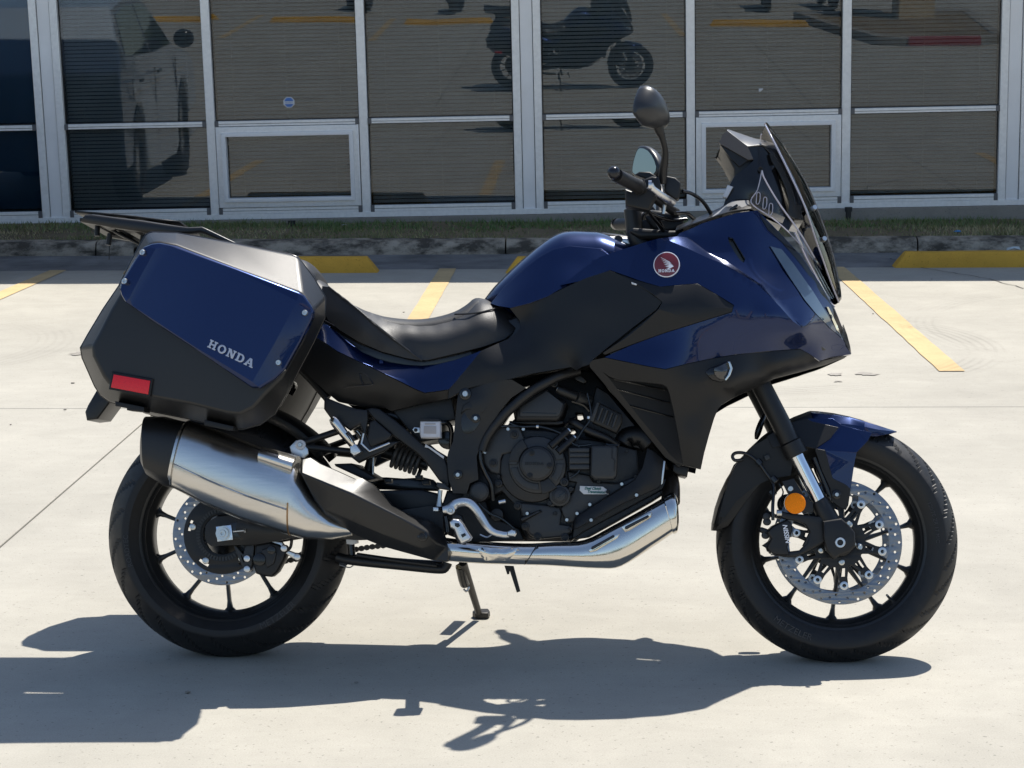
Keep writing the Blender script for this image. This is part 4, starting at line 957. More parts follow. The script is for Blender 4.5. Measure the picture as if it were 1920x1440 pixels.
# matt infill
panel('fairing_infill',plastic,xv('C',(330,352,-.245),(440,392,-.258),(602,440,-.281),(700,430,-.281),(826,420,-.281),(940,486,-.286),(1042,550,-.287),(1032,592,-.289),(820,658,-.291),(620,720,-.286),(420,793,-.272),(268,850,-.262),(255,838,-.264),(400,740,-.276),(500,660,-.288),(590,575,-.299),(614,532,-.298),(560,488,-.285),(440,415,-.262)),
   creases=[xv('C',(614,532,-.298),(800,560,-.300),(1036,572,-.290)),xv('C',(590,575,-.299),(740,620,-.300),(700,690,-.290))],rim=.02,smooth=False,parent=fair,ang=20,bevel=.0015)
plate('infill_backing',gloss,K('C',(300,800),(420,560),(620,470),(680,520),(660,620),(460,800),(300,850)),-.236,-.22,.001,parent=fair)
ow=K('C',(428,411),(462,424),(458,432),(430,424)); plate('marker_clip',whitepl,ow,-.268,-.262,.0005,parent=fair)
# badge
(bc,)=K('C',(640,309)); bp_=U(bc[0],bc[1],-.2705)
# local frame of the badge lies on the skin
nrm=Vector((-.12,-1,.16)).normalized()
def on_badge(me,off):
    yv=(Vector((0,0,1))-nrm*nrm.z).normalized(); xv_=yv.cross(nrm)
    Mx=Matrix((xv_,yv,nrm)).transposed().to_4x4(); Mx.translation=bp_+nrm*off; me.transform(Mx); return me
def flat(loops,th,b=.0001): 
    bm=curve_plate(loops,th,b,1); return finish(bm,30)
cR=lambda r,n=40:[(r*math.cos(2*PI*k/n),r*math.sin(2*PI*k/n)) for k in range(n)]
lathe_b=lambda name,m,r,off,th: link(name,on_badge(flat([cR(r)],th),off),m,fair)
lathe_b('badge',whiteprint,.0318,.0,.006); lathe_b('badge_field',redprint,.0298,.0032,.001)
wing=[]
for k in range(6):
    y0=.018-.0058*k; x0=-.0165+.0030*k
    wing.append([(x0,y0),(x0+.006,y0-.0032),(.010,y0-.016+.0030*k),(.019,-.0075+.0003*k),(.0165,-.0045-.0004*k),(.008,y0-.0125+.0030*k),(x0+.004,y0-.0012)])
for k,q in enumerate(wing):
    link('badge_feather',on_badge(flat([[(a*.95,b_*.95+.001) for a,b_ in q]],.0008),.0040+.0001*k),whiteprint,fair)
tot=5*.86+4*.14; x=0
for ch in 'HONDA':
    loops=[[((x+a*.86)/tot*.039-.0195,b_*.0072-.0195) for a,b_ in L_] for L_ in glyph(ch)]
    link('letter',on_badge(flat(loops,.0008,.00005),.0040),whiteprint,fair); x+=1
# lower black shroud with the radiator opening
so_=xv('C',(240,872,-.256),(268,866,-.26),(400,893,-.277),(520,918,-.289),(632,937,-.292),(760,905,-.282),(900,875,-.266),(1050,849,-.247),(1250,829,-.209),(1440,815,-.164),(1500,848,-.146),(1556,889,-.124),(1700,856,-.045),(1722,858,-.03))
so_+=xv('C',(1600,905,-.075),(1440,950,-.115),(1285,990,-.150),(1240,1015,-.165),(1180,1042,-.185),(1050,1100,-.215),(970,1148,-.235),(950,1170,-.24),(925,1230,-.24),(895,1330,-.235),(865,1440,-.23))
so_+=[(1314,880,-.222),(1298,876,-.22),(1280,872,-.215),(1264,868,-.212),(1247,857,-.208),(1215,818,-.215),(1180,775,-.224),(1140,728,-.236),(1106,688,-.247),(1105,681,-.25),(1112,675,-.253)]
sh=K('E',(1215,75),(1260,108),(1330,135),(1500,150),(1672,168),(1712,190),(1732,235),(1770,400),(1800,560),(1838,790),(1800,775),(1740,720),(1640,600),(1500,430),(1380,280),(1260,120))
panel('lower_fairing',plastic,so_,creases=[xv('C',(632,937,-.292),(860,1020,-.272),(1010,1075,-.236)),xv('C',(1010,1040,-.262),(1300,960,-.185),(1556,900,-.115))],pts=xv('C',(800,1200,-.252),(800,1350,-.245),(1000,960,-.262),(1200,930,-.215)),
   holes=[[(p[0],p[1]) for p in sh]],rim=.022,grid=10,smooth=True,parent=B,mir=True,ang=40,bevel=.002)
# front indicator
ts=K('C',(868,955),(895,930),(940,915),(1000,888),(1022,888),(1036,930),(1020,975),(998,1008),(960,1014),(910,1000))
panel('indicator_base',gloss,[(p[0],p[1],-.272) for p in ts],pts=[(*K('C',(950,960))[0],-.285)],rim=.02,grid=6,parent=B,mir=True,bevel=.002)
tl=K('C',(920,930),(1000,892),(1018,892),(1030,930),(1012,975),(992,1002),(950,995),(925,970))
panel('indicator_lens',smoke,[(p[0],p[1],-.283) for p in tl],pts=[(*K('C',(975,950))[0],-.30)],rim=.012,grid=6,parent=B,mir=True,bevel=.002)
plate('indicator_rim',chrome,K('C',(1004,890),(1020,889),(1036,930),(1022,972),(998,1004),(988,998),(1006,970),(1020,932),(1012,900)),-.2925,-.284,.001,parent=B)
# radiator and its fins
plate('radiator',mat('radiator_black',(.006,.006,.007),.6),K('E',(1150,60),(1330,100),(1720,150),(1900,760),(1800,820),(1620,640),(1250,160)),-.135,.135,.003,parent=B)
for a,b_ in (((1320,210),(1735,315)),((1390,330),(1765,428)),((1300,130),(1700,215))): 
    qa,qb=K('E',a,b_); tube('radiator_rib',gloss,[(qa[0],qa[1],-.137),(qb[0],qb[1],-.137)],.002,B,n=6)
# headlight lenses (narrow, seen almost edge on)
hlq=((1262,198),(1330,215),(1400,300),(1520,470),(1600,600),(1660,700),(1690,745),(1620,688),(1535,600),(1470,520),(1380,385),(1310,275))
panel('headlight_lens',mat('headlight_glass',(.05,.08,.12),.04,0,1.0),on3(-.004,*hlq),rim=.01,grid=7,parent=fair,bevel=.002,reg=20)
lensm=bpy.data.materials['headlight_glass']
panel('headlight_trim',gloss,on3(-.0015,(1192,0),(1310,112),(1440,252),(1558,422),(1645,575),(1698,700),(1702,755),(1690,740),(1650,640),(1560,470),(1450,310),(1330,170),(1250,100)),rim=.01,grid=8,parent=fair,bevel=.001,reg=20)
panel('nose_trim',gloss,xv('C',(1700,690,-.052),(1700,665,-.03),(1722,725,-.015),(1742,800,-.012),(1748,845,-.018),(1722,800,-.045),(1700,750,-.06)),rim=.02,smooth=False,parent=fair,bevel=.001)
panel('running_light',forkchrome,on3(-.007,(1600,560),(1612,562),(1668,680),(1680,720),(1660,700)),rim=.004,grid=6,parent=fair,bevel=.0005)
fl_line=on3(-.001,(1450,682),(1485,672),(1535,602)); tube('lip_line',gloss,fl_line,.0012,fair,n=6,smooth=3)
for ch in [c for c in fair.children]:
    if ch.name.split('.')[0] in ('badge','badge_field','badge_feather','letter','marker_clip'): continue
    c2=mirror(ch); c2.parent=lf
# nose keel joins both sides
loft('nose_keel',plastic,[(K('C',(1150,200))[0],K('C',(1180,1000))[0],0,.12,3),(K('C',(1350,250))[0],K('C',(1400,930))[0],0,.10,3),(K('C',(1500,420))[0],K('C',(1560,880))[0],0,.075,3),(K('C',(1640,640))[0],K('C',(1680,850))[0],0,.04,3),(K('C',(1710,790))[0],K('C',(1735,848))[0],0,.02,3)],n=28,parent=B)
loft('inner_fairing',gloss,[(K('C',(420,240))[0],K('C',(380,600))[0],0,.13,3),(K('C',(700,190))[0],K('C',(700,800))[0],0,.155,3),(K('C',(950,120))[0],K('C',(950,900))[0],0,.15,3),(K('C',(1180,80))[0],K('C',(1180,960))[0],0,.125,3)],n=28,parent=B)
# sunlit cowl top between fairing and dash
cowl=link('cowl_top',None,None) if False else None
def strip(name,m,rowsR,parent,th=.004,bevw=.001,**kw):
    """surface spanning the centre line from rows of right-side points (px,py,v)"""
    bm=bmesh.new(); rows=[]
    for r in rowsR:
        pr_=[U(*p) for p in r]; full=pr_+[Vector((p.x,-p.y,p.z)) for p in pr_[::-1] if abs(p.y)>1e-5]
        rows.append([bm.verts.new(p) for p in full])
    for a,b_ in zip(rows,rows[1:]):
        for i in range(len(a)-1): bm.faces.new((a[i],a[i+1],b_[i+1],b_[i]))
    o=link(name,finish(bm,kw.get('ang',40)),m,parent); s=o.modifiers.new('s','SOLIDIFY'); s.thickness=th; s.offset=0
    if bevw: bev(o,bevw)
    return o
strip('cowl_top',plastic2,[xv('H',(640,1085,-.205),(650,1058,-.10)),xv('H',(760,1040,-.205),(770,1006,-.10)),xv('H',(870,1003,-.205),(880,962,-.10)),xv('H',(950,975,-.205),(965,922,-.11)),xv('H',(1040,950,-.207),(1045,872,-.12)),xv('H',(1100,940,-.208),(1100,862,-.12)),xv('H',(1188,928,-.208),(1172,862,-.12))],B)
panel('cowl_lit_patch',addnoise(mat('cowl_lit_grey',(.20,.20,.20),.4),500,.2,dist=.0004),xv('H',(1045,870,-.13),(1165,864,-.13),(1175,905,-.175),(1160,928,-.20),(1060,945,-.20),(900,985,-.20),(980,920,-.15)),rim=.003,grid=8,parent=B,shift=-.006,bevel=.001)  # paler grey stands in for sunlight on the black cowl top
plate('vent_slot',gloss,K('H',(1030,925),(1080,893),(1092,900),(1085,912),(1040,938),(1028,936)),-.200,-.19,.0005,parent=B)
# ------------------------------------------------------------------ screen and dash
hoodm=addnoise(mat('hood_plastic',(.05,.05,.05),.36,0,0,.8),700,.2,dist=.0003)
dash=panel('dash_tower',gloss,xv('H',(1160,480,-.115),(1262,468,-.11),(1330,560,-.10),(1400,760,-.10),(1445,960,-.10),(1430,990,-.12),(1190,880,-.12),(985,905,-.12),(1035,745,-.115),(1060,700,-.115),(1200,580,-.115)),pts=xv('H',(1230,650,-.12),(1250,800,-.13)),rim=.10,grid=10,parent=B,mir=True,bevel=.002)
strip('dash_hood',hoodm,[xv('H',(1008,366,-.112),(1010,360,-.05),(1012,358,0)),xv('H',(1095,436,-.116),(1110,398,-.05),(1115,394,0)),xv('H',(1158,481,-.118),(1200,430,-.05),(1205,425,0)),xv('H',(1262,470,-.114),(1270,452,-.05),(1280,440,0)),xv('H',(1370,502,-.10),(1360,480,-.05),(1370,470,0))],dash)
panel('dash_hood_side',mat('hood_side',(.09,.075,.065),.45),xv('H',(1010,362,-.112),(1160,480,-.12),(1200,570,-.12),(1165,575,-.12),(1060,515,-.116),(965,462,-.112),(952,455,-.111),(975,400,-.111)),rim=.012,grid=8,parent=dash,mir=True,bevel=.001)
panel('dash_hood_front',blackmetal,xv('H',(962,466,-.108),(1060,518,-.11),(1165,578,-.112),(1100,625,-.112),(1030,560,-.11)),rim=.05,grid=10,parent=dash,mir=True,bevel=.001)
(p,)=K('H',(1252,645)); lathe('dash_bolt',blackmetal,U(p[0],p[1],-.124),[(0,0),(0,.003),(.002,.004),(.003,.006),(-.004,.0065)],dash,n=16)
plate('power_socket',whitepl,K('H',(1015,755),(1055,768),(1010,850),(980,840)),-.135,-.12,.002,parent=dash)
plate('dash_body',blackmetal,K('H',(968,466),(1060,518),(1165,560),(1230,600),(1200,760),(1060,740),(1060,640)),-.104,.104,.006,parent=dash)
# screen carrier with sunlit inner faces
panel('screen_carrier',plastic2,xv('H',(1316,532,-.112),(1335,525,-.112),(1400,620,-.112),(1470,760,-.112),(1500,900,-.112),(1555,900,-.108),(1530,1000,-.108),(1480,990,-.112),(1450,960,-.112),(1460,880,-.112),(1430,770,-.112),(1380,660,-.112),(1330,580,-.112)),rim=.01,grid=8,parent=B,mir=True,bevel=.001)
plate('screen_rail',gloss,K('H',(1262,470),(1290,480),(1370,500),(1440,620),(1510,780),(1540,900),(1560,1010),(1500,1000),(1480,860),(1440,740),(1380,620),(1330,540)),-.108,.108,.002,parent=B,holes=())
rows=[]
sc_rows=[((1283,315,-.07),(1290,303,-.035),(1296,300,0)),((1300,350,-.135),(1315,340,-.07),(1322,338,0)),((1345,440,-.175),(1385,420,-.09),(1398,418,0)),((1420,590,-.19),(1470,560,-.10),(1484,556,0)),((1490,735,-.195),(1560,700,-.10),(1574,696,0)),((1560,885,-.19),(1625,850,-.10),(1640,846,0)),((1605,1010,-.175),(1675,975,-.09),(1690,970,0)),((1650,1150,-.155),(1725,1110,-.08),(1738,1106,0)),((1700,1290,-.13),(1768,1250,-.065),(1780,1248,0)),((1745,1420,-.105),(1798,1380,-.05),(1808,1378,0)),((1790,1540,-.08),(1822,1500,-.04),(1830,1500,0)),((1815,1600,-.055),(1832,1585,-.03),(1836,1583,0))]
scr=strip('windscreen',clear,[xv('H',*r) for r in sc_rows],B,th=.004,bevw=0,ang=80); ss=scr.modifiers.new('sub','SUBSURF'); ss.levels=2; ss.render_levels=2
em=[xv('H',*r)[0] for r in sc_rows]; tube('screen_edge',mat('screen_edge_glass',(.35,.33,.38),.15,0,1.0),em,.0022,scr,n=8); 
e2_=[(p[0],p[1],p[2]) for p in em]; bm=bmesh.new(); sweep_bm(bm,[Vector((U(*p).x,-U(*p).y,U(*p).z)) for p in em],.0022,8,5); link('screen_edge',finish(bm,60),bpy.data.materials['screen_edge_glass'],scr)
for c_ in ((1645,915),(1715,1140)):
    (p,)=K('H',c_); lathe('screen_bolt',bolt_m,U(p[0],p[1],-.12),[(0,0),(0,.006),(-.02,.006)],scr,n=12,axis=(.3,-.9,.2))
# clear side deflector with slots
dh=[K('H',*[(cx+dx,cy+dy) for dx,dy in ((-14,40),(-10,-30),(2,-42),(14,-30),(12,20),(-2,44))]) for cx,cy in ((1235,850),(1283,885),(1325,930))]
panel('deflector',clear,xv('H',(1262,652,-0.222),(1275,690,-0.222),(1330,790,-0.222),(1400,900,-0.217),(1480,1010,-0.207),(1560,1130,-0.187),(1640,1270,-0.157),(1700,1370,-0.127),(1640,1300,-0.172),(1540,1190,-0.202),(1440,1080,-0.222),(1330,990,-0.230),(1180,885,-0.227),(1190,860,-0.227),(1230,790,-0.225)),holes=dh,pts=xv('H',(1400,1000,-.21)),rim=.003,grid=8,parent=B,mir=True,bevel=.0006)
for q in dh: 
    pts=[(p[0],p[1],-0.233) for p in q]; pts=pts+[pts[0]]; tube('slot_rim',bpy.data.materials['screen_edge_glass'],pts,.0012,B,n=5,smooth=2)
tube('deflector_edge',bpy.data.materials['screen_edge_glass'],xv('H',(1262,652,-0.225),(1275,700,-0.225),(1330,800,-0.225),(1400,910,-0.220),(1480,1020,-0.210),(1560,1140,-0.190),(1640,1280,-0.160)),.0022,B,n=6)
tube('deflector_edge',bpy.data.materials['screen_edge_glass'],xv('H',(1262,652,-0.225),(1230,790,-0.227),(1185,885,-0.229),(1330,990,-0.232),(1440,1082,-0.224),(1560,1210,-.178)),.0016,B,n=6)
# ------------------------------------------------------------------ handlebar and controls
bar=tube('handlebar',blackmetal,xv('H',(180,672,-.415),(380,770,-.30),(500,860,-.22),(600,930,-.12),(640,950,-.05),(640,950,.0)),.011,B,n=14)
mirror(bar)
grip=tube3('grip',rubber,[U(*p) for p in xv('H',(215,685,-.400),(240,700,-.385),(330,745,-.33),(375,768,-.295),(384,772,-.29))],[.0165,.0165,.0165,.0175,.021],B,n=24,smooth=3); mirror(grip)
be=lathe('bar_end',mat('bar_end_black',(.03,.03,.033),.25,.6),U(*xv('H',(196,668,-.415))[0]),[(-.018,.0135),(-.004,.0155),(.004,.0155),(.012,.012),(.016,.006),(.016,.0)],B,n=24,axis=(-.10,-1,.02)); mirror(be)
def rbox(name,m,c,pts,v0,v1,b=.004,par=None,mir=True):
    o=plate(name,m,K(c,*pts),v0,v1,b,parent=par or B)
    if mir: mirror(o)
    return o
rbox('switch_box',plastic,'H',((275,780),(330,800),(390,720),(470,690),(520,700),(540,770),(450,940),(280,905)),-.285,-.235,.006)
rbox('brake_reservoir',plastic,'H',((345,680),(380,658),(455,660),(500,690),(520,720),(500,740),(400,700)),-.262,-.225,.004)
rbox('lever_clamp',blackmetal,'H',((575,690),(640,702),(678,740),(668,850),(640,860),(560,800),(560,720)),-.245,-.20,.004)
lev=tube('brake_lever',alu,xv('H',(455,760,-.335),(480,785,-.33),(530,825,-.31),(590,865,-.28),(625,885,-.25)),[.011,.0075,.0085,.0095,.009],B,n=14,flat=.7); c_=mirror(lev); c_.name='clutch_lever'
tube('lever_tip',alu,xv('H',(445,757,-.335),(468,757,-.335)),.0115,lev,n=14)
tube('lever_screw',bolt_m,xv('H',(560,900,-.25),(550,965,-.25)),.005,B,n=10)
# mirrors
def mirror_head(sg):
    out=K('H',(385,62),(405,54),(440,66),(480,98),(515,150),(540,205),(558,270),(552,310),(530,335),(480,343),(430,342),(400,340),(365,305),(333,268),(332,230),(345,160),(368,90))
    base=[U(p[0],p[1],-.37) for p in out]; c=sum(base,Vector())/len(base); cc=Vector((c.x,sg*.37,c.z))
    n_=Vector((-.80,sg*-.58,-.09)).normalized(); t=Vector((.58,sg*-.80,0)).normalized()
    if sg<0: t=Vector((.58,.80,0)).normalized()*1.0
    bm=bmesh.new(); rows=[]
    for off,s in ((-.004,.93),(-.001,.99),(.004,1.0),(.014,.97),(.026,.84),(.035,.62),(.040,.33)):
        rows.append([bm.verts.new(cc+t*((p.x-c.x)*s/t.x)+Vector((0,0,(p.z-c.z)*s))-n_*off) for p in base])
    n=len(base)
    for a,b_ in zip(rows,rows[1:]):
        for i in range(n): bm.faces.new((a[i],a[(i+1)%n],b_[(i+1)%n],b_[i]))
    bm.faces.new(rows[0]); bm.faces.new(rows[-1])
    o=link('mirror_shell',finish(bm,50),mirm,B)
    bm=bmesh.new(); q=[[bm.verts.new(cc+t*((p.x-c.x)*.86/t.x)+Vector((0,0,(p.z-c.z)*.86))+n_*(.0045+d)) for p in base] for d in (0,.0012)]
    bm.faces.new(q[0]); bm.faces.new(q[1][::-1])
    for i in range(n): bm.faces.new((q[0][i],q[1][i],q[1][(i+1)%n],q[0][(i+1)%n]))
    link('mirror_glass',finish(bm,30),mirg,o); return o
mirm=addnoise(mat('mirror_black',(.022,.023,.025),.36),800,.3,dist=.0003); mirg=mat('mirror_glass',(.20,.23,.235),.02,1)
mh=mirror_head(-1); mirror_head(1)
st=tube('mirror_stem',blackmetal,xv('H',(515,335,-.345),(525,370,-.34),(540,410,-.33),(560,480,-.31),(565,550,-.29),(552,640,-.27),(545,740,-.25)),[.013,.0115,.0085,.0075,.0085,.0105,.010],B,n=14); mirror(st)
# risers, yoke, hoses
rbox('bar_riser',blackmetal,'H',((400,960),(470,930),(640,950),(700,1000),(700,1080),(560,1100),(480,1080)),-.05,.05,.01,None,False)
rbox('top_yoke',blackmetal,'H',((300,1090),(330,1060),(600,1080),(690,1080),(700,1140),(380,1145)),-.13,.13,.01,None,False)
cylv('steering_stem',blackmetal,1215,440,-.04,.04,30)
tube('fork_top',blackmetal,xv('H',(330,930,-.10),(360,1140,-.10),(420,1200,-.10)),.022,B,n=16); 
for q in (((690,800,-.22),(760,820,-.20),(840,880,-.17),(905,980,-.15)),((400,760,-.28),(410,850,-.27),(450,950,-.22),(520,1040,-.15),(560,1100,-.12)),((420,930,-.2),(500,980,-.15),(620,1010,-.10),(720,1000,-.08)),((640,960,-.2),(720,960,-.15),(760,990,-.12),(800,1020,-.1)),((410,1000,-.12),(420,960,-.14),(470,955,-.14),(520,1010,-.12),(560,1090,-.1)),((560,960,.1),(620,1060,.1),(700,1080,.1))):
    tube('control_hose',gloss,xv('H',*q),.0048,B,n=8)
tube('yoke_tube',greypl,xv('H',(405,985,-.10),(425,960,-.10),(470,965,-.09),(520,1030,-.08),(555,1100,-.08)),.0075,B,n=10)
# ------------------------------------------------------------------ frame, engine
def ep(name,m,c,pts,v0,v1,b=.003,holes=(),parent=None,smooth=0,mir=False,**kw):
    o=plate(name,m,K(c,*pts),v0,v1,b,[K(c,*h) for h in holes],parent or B,smooth=smooth,**kw)
    if mir: mirror(o)
    return o
eng=ep('engine',engine,'E',((345,505),(540,482),(560,520),(760,525),(900,560),(930,600),(1010,590),(1120,600),(1250,620),(1480,680),(1490,760),(1500,900),(1350,1000),(1000,1250),(960,1350),(700,1385),(640,1370),(590,1290),(560,1160),(420,1010),(250,1100),(100,1100),(150,900),(262,720),(290,580)),-.125,.15,.006)
def C2(name,m,x,y,v0,v1,r,**kw): 
    (p,)=K('E',(x,y)); return cylv(name,m,p[0],p[1],v0,v1,r,kw.pop('parent',eng),**kw)
def EB(x,y,v,r=4,m=blackmetal): 
    (p,)=K('E',(x,y)); return bolt(None,p[0],p[1],v,r,m,eng,h=.004)
ep('engine_cover',enginegrey,'E',((345,515),(380,500),(540,480),(560,500),(600,600),(600,660),(560,700),(430,720),(415,760),(410,880),(330,860),(280,800),(262,720),(275,640),(300,570)),-.150,-.10,.006,parent=eng)
for x,y in ((520,562),(355,785)): C2('bolt_boss',engine,x,y,-.153,-.14,8); EB(x,y,-.153,4.5)
C2('clutch_housing',engine,662,835,-.146,-.10,62,b=.08)
C2('clutch_flange',enginegrey,700,800,-.158,-.12,54,b=.10)
# wedges of the clutch cover
(pc,)=K('E',(695,790))
def wedge(a0,a1,r0,r1,v0,v1,m=engine,name='clutch_rib'):
    n=10; L_=[(pc[0]+r1*math.cos(math.radians(a0+(a1-a0)*k/n)),pc[1]+r1*math.sin(math.radians(a0+(a1-a0)*k/n))) for k in range(n+1)]+[(pc[0]+r0*math.cos(math.radians(a1+(a0-a1)*k/n)),pc[1]+r0*math.sin(math.radians(a1+(a0-a1)*k/n))) for k in range(n+1)]
    return plate(name,m,L_,v0,v1,.0015,parent=eng)
wedge(-175,-120,34,53,-.165,-.15); wedge(178,215-0,36,52,-.162,-.15,enginegrey); wedge(50,80,34,58,-.163,-.15); wedge(85,170,37,50,-.161,-.15,enginegrey); wedge(-60,-10,36,52,-.162,-.15,enginegrey); wedge(0,45,36,50,-.161,-.15,enginegrey)
cap=C2('clutch_cap',engine,695,790,-.176,-.14,33,b=.15); C2('clutch_cap_face',enginegrey,695,790,-.178,-.17,28,b=.05,parent=cap)
for x,y in ((655,705),(795,805),(640,885)): C2('cap_boss',engine,x,y,-.179,-.17,6,parent=cap); EB(x,y,-.179,3.6)
x=0; ltrs='HONDA'
word(cap,blackmetal,'letter',(K('E',(600,800))[0]),(36,0.3),(0,-5.5),-.1795,th=.0006)
# wiring tubes with bright ends
for a,b_ in (((800,655),(940,535)),((858,700),(985,590))):
    pa,pb=K('E',a,b_); tube('sensor_tube',blackmetal,[(pa[0],pa[1],-.165),(pb[0],pb[1],-.15)],.0095,eng,n=18)
    pc2=(pb[0]+(pb[0]-pa[0])*.05,pb[1]+(pb[1]-pa[1])*.05); tube('tube_collar',alu,[(pb[0],pb[1],-.15),(pc2[0],pc2[1],-.149)],.0088,eng,n=18)
# oil filter style cover with slot
oc=C2('oil_cover',enginegrey,875,1040,-.156,-.12,20,b=.15); C2('oil_cover_ring',engine,875,1040,-.159,-.15,15,parent=oc,b=.1); C2('oil_cover_cap',enginegrey,875,1040,-.162,-.15,10.5,parent=oc,b=.1)
ep('oil_cover_slot',gloss,'E',((850,1055),(915,1005),(922,1014),(858,1064)),-.1625,-.155,.0003,parent=oc)
ep('oil_cover_lug',enginegrey,'E',((780,1090),(800,1070),(960,970),(985,975),(985,1000),(830,1125),(800,1128)),-.150,-.12,.003,parent=oc)
for x,y in ((795,1100),(962,990)): EB(x,y,-.152,5)
C2('bolt_boss',engine,910,935,-.158,-.13,8); EB(910,935,-.158,4.5); ep('sensor_arm',engine,'E',((815,895),(830,888),(900,915),(895,950),(810,915)),-.155,-.13,.003,parent=eng)
ep('lower_cover',enginegrey,'E',((545,1090),(700,1105),(790,1110),(870,1130),(890,1180),(880,1260),(960,1270),(970,1330),(900,1365),(700,1385),(640,1350),(600,1290),(560,1150)),-.143,-.10,.008,parent=eng)
for x,y in ((605,1280),(700,1360),(915,1365),(545,1120),(395,945)): C2('bolt_boss',engine,x,y,-.146,-.13,7.5,b=.2); EB(x,y,-.146,4.5)
ep('drain_boss',engine,'E',((560,1215),(720,1150),(735,1165),(600,1240),(570,1250)),-.156,-.13,.006,parent=eng)
# right hand cover with transmission badge
ep('front_cover',enginegrey,'E',((930,850),(960,850),(1110,880),(1140,930),(1330,940),(1490,880),(1500,905),(1100,1150),(1010,1215),(985,1250),(930,1260),(900,1200),(880,1140),(975,1010),(1000,940),(940,930)),-.140,-.09,.006,parent=eng)
bd=ep('transmission_badge',whitepl,'E',((1032,964),(1213,970),(1262,1008),(1256,1030),(1062,1030),(1030,1000)),-.1465,-.135,.0008,parent=eng)
for s,px,py,sz in (('Dual Clutch',1132,985,.0090),('Transmission',1160,1012,.0090)):
    me=text_mesh(s,sz,.0003,shear=.3,font_off=.0004); (q,)=K('E',(px,py)); q=U(q[0],q[1],-.147)
    me.transform(Matrix.Translation(q)@Matrix.Rotation(math.radians(1.5),4,'Y')@Matrix.Rotation(PI/2,4,'X')@Matrix.Diagonal((.92,1,1,1))); link('lettering',me,greenprint,bd)
# actuator housing
ep('actuator_body',engine,'E',((940,662),(1112,660),(1112,838),(945,842)),-.165,-.12,.004,parent=eng)
for y0,y1 in ((668,700),(708,738),(745,790),(798,835)): ep('actuator_rib',enginegrey,'E',((950,y0),(1108,y0),(1108,y1),(950,y1)),-.171,-.155,.002,parent=eng)
ab=ep('actuator_cover',enginegrey,'E',((1118,655),(1140,646),(1310,646),(1325,665),(1322,880),(1300,912),(1150,915),(1112,885)),-.184,-.12,.007,parent=eng)
ep('actuator_cover_line',blackmetal,'E',((1280,660),(1290,660),(1290,745),(1312,760),(1308,850),(1298,850),(1302,765),(1280,750)),-.1855,-.18,.0004,parent=ab)
# cylinder, ribbed cover, plug holder
ep('cylinder',engine,'E',((1080,460),(1160,180),(1260,240),(1560,600),(1500,680),(1360,640),(1250,620),(1070,560)),-.11,.12,.006,parent=eng)
rb=ep('ribbed_cover',blackmetal,'E',((1180,312),(1360,400),(1362,470),(1320,556),(1130,470),(1135,420)),-.155,-.10,.006,parent=eng)
for k in range(4):
    t=.18+.21*k; a=(1180+(1360-1180)*t,318+(405-318)*t); b_=(1135+(1320-1135)*t,462+(545-462)*t)
    qa,qb=K('E',(a[0]-4,a[1]+22),(b_[0]+2,b_[1]-22)); tube('cover_rib',enginegrey,[(qa[0],qa[1],-.157),(qb[0],qb[1],-.157)],.0042,rb,n=8)
ep('cover_strap',enginegrey,'E',((1165,305),(1190,312),(1140,465),(1112,452)),-.163,-.14,.002,parent=rb)
tube('coolant_pipe',blackmetal,xv('E',(965,460,-.13),(1000,475,-.145),(1100,530,-.15),(1240,590,-.15),(1330,650,-.14)),.0095,eng,n=16)
hose=[K('E',(x,y))[0] for x,y in ((1370,640),(1400,590),(1450,575),(1520,585),(1580,640))]
bm=bmesh.new(); q=catmull([U(p[0],p[1],-.10) for p in hose],8); sweep_bm(bm,q,[.026+.0016*(i%2) for i in range(len(q))],20,1); link('radiator_hose',finish(bm,70),blackmetal,eng)
tube('injector',blackmetal,xv('E',(860,205,-.15),(900,225,-.15),(1000,265,-.14)),[.010,.0115,.0125],eng,n=16)
tube('injector',enginegrey,xv('E',(1000,265,-.14),(1040,280,-.13),(1110,310,-.12)),[.015,.017,.016],eng,n=16)
tube('injector_tip',alu,xv('E',(856,203,-.15),(864,207,-.15)),.0085,eng,n=14)
tube('wire',gloss,xv('E',(970,300,-.14),(1060,330,-.14),(1110,380,-.14)),.004,eng,n=6); tube('wire',gloss,xv('E',(1280,600,-.14),(1240,640,-.15),(1330,650,-.15)),.004,eng,n=6)
tube('wire',gloss,xv('E',(910,500,-.12),(960,450,-.12),(1010,425,-.12)),.003,eng,n=6)
ep('bracket',engine,'E',((985,110),(1040,95),(1090,150),(1060,165),(1000,140)),-.12,-.08,.003,parent=eng)
for x,y in ((470,520),(590,520),(290,700),(395,890),(620,1180),(840,1180),(930,1230),(960,1300),(1010,1180),(1110,1110),(1250,1010),(1360,950),(1180,930),(1470,890),(1400,690),(1240,660)): EB(x,y,-.152,3.6,bolt_m if (x+y)%3==0 else blackmetal)
for q in (((480,470),(560,500),(700,500),(800,520),(900,560)),((1010,640),(1040,700),(1030,840),(960,900)),((300,640),(330,560),(420,500),(560,500)),((1090,240),(1120,420),(1060,520),(1010,600)),((880,560),(960,620),(1020,650),(1120,640)),((240,1100),(330,1180),(420,1220),(520,1300))):
    tube('wire',gloss,xv('E',*[(a,b_,-.158) for a,b_ in q]),.0032,eng,n=7)
for x,y,a in ((700,500,0),(1038,760,90),(1100,430,80)):
    (p,)=K('E',(x,y)); lathe('hose_clamp',alu,U(p[0],p[1],-.158),[(-.003,.004),(-.003,.0052),(.003,.0052),(.003,.004)],eng,n=12,axis=(math.cos(math.radians(a)),0,math.sin(math.radians(a))))
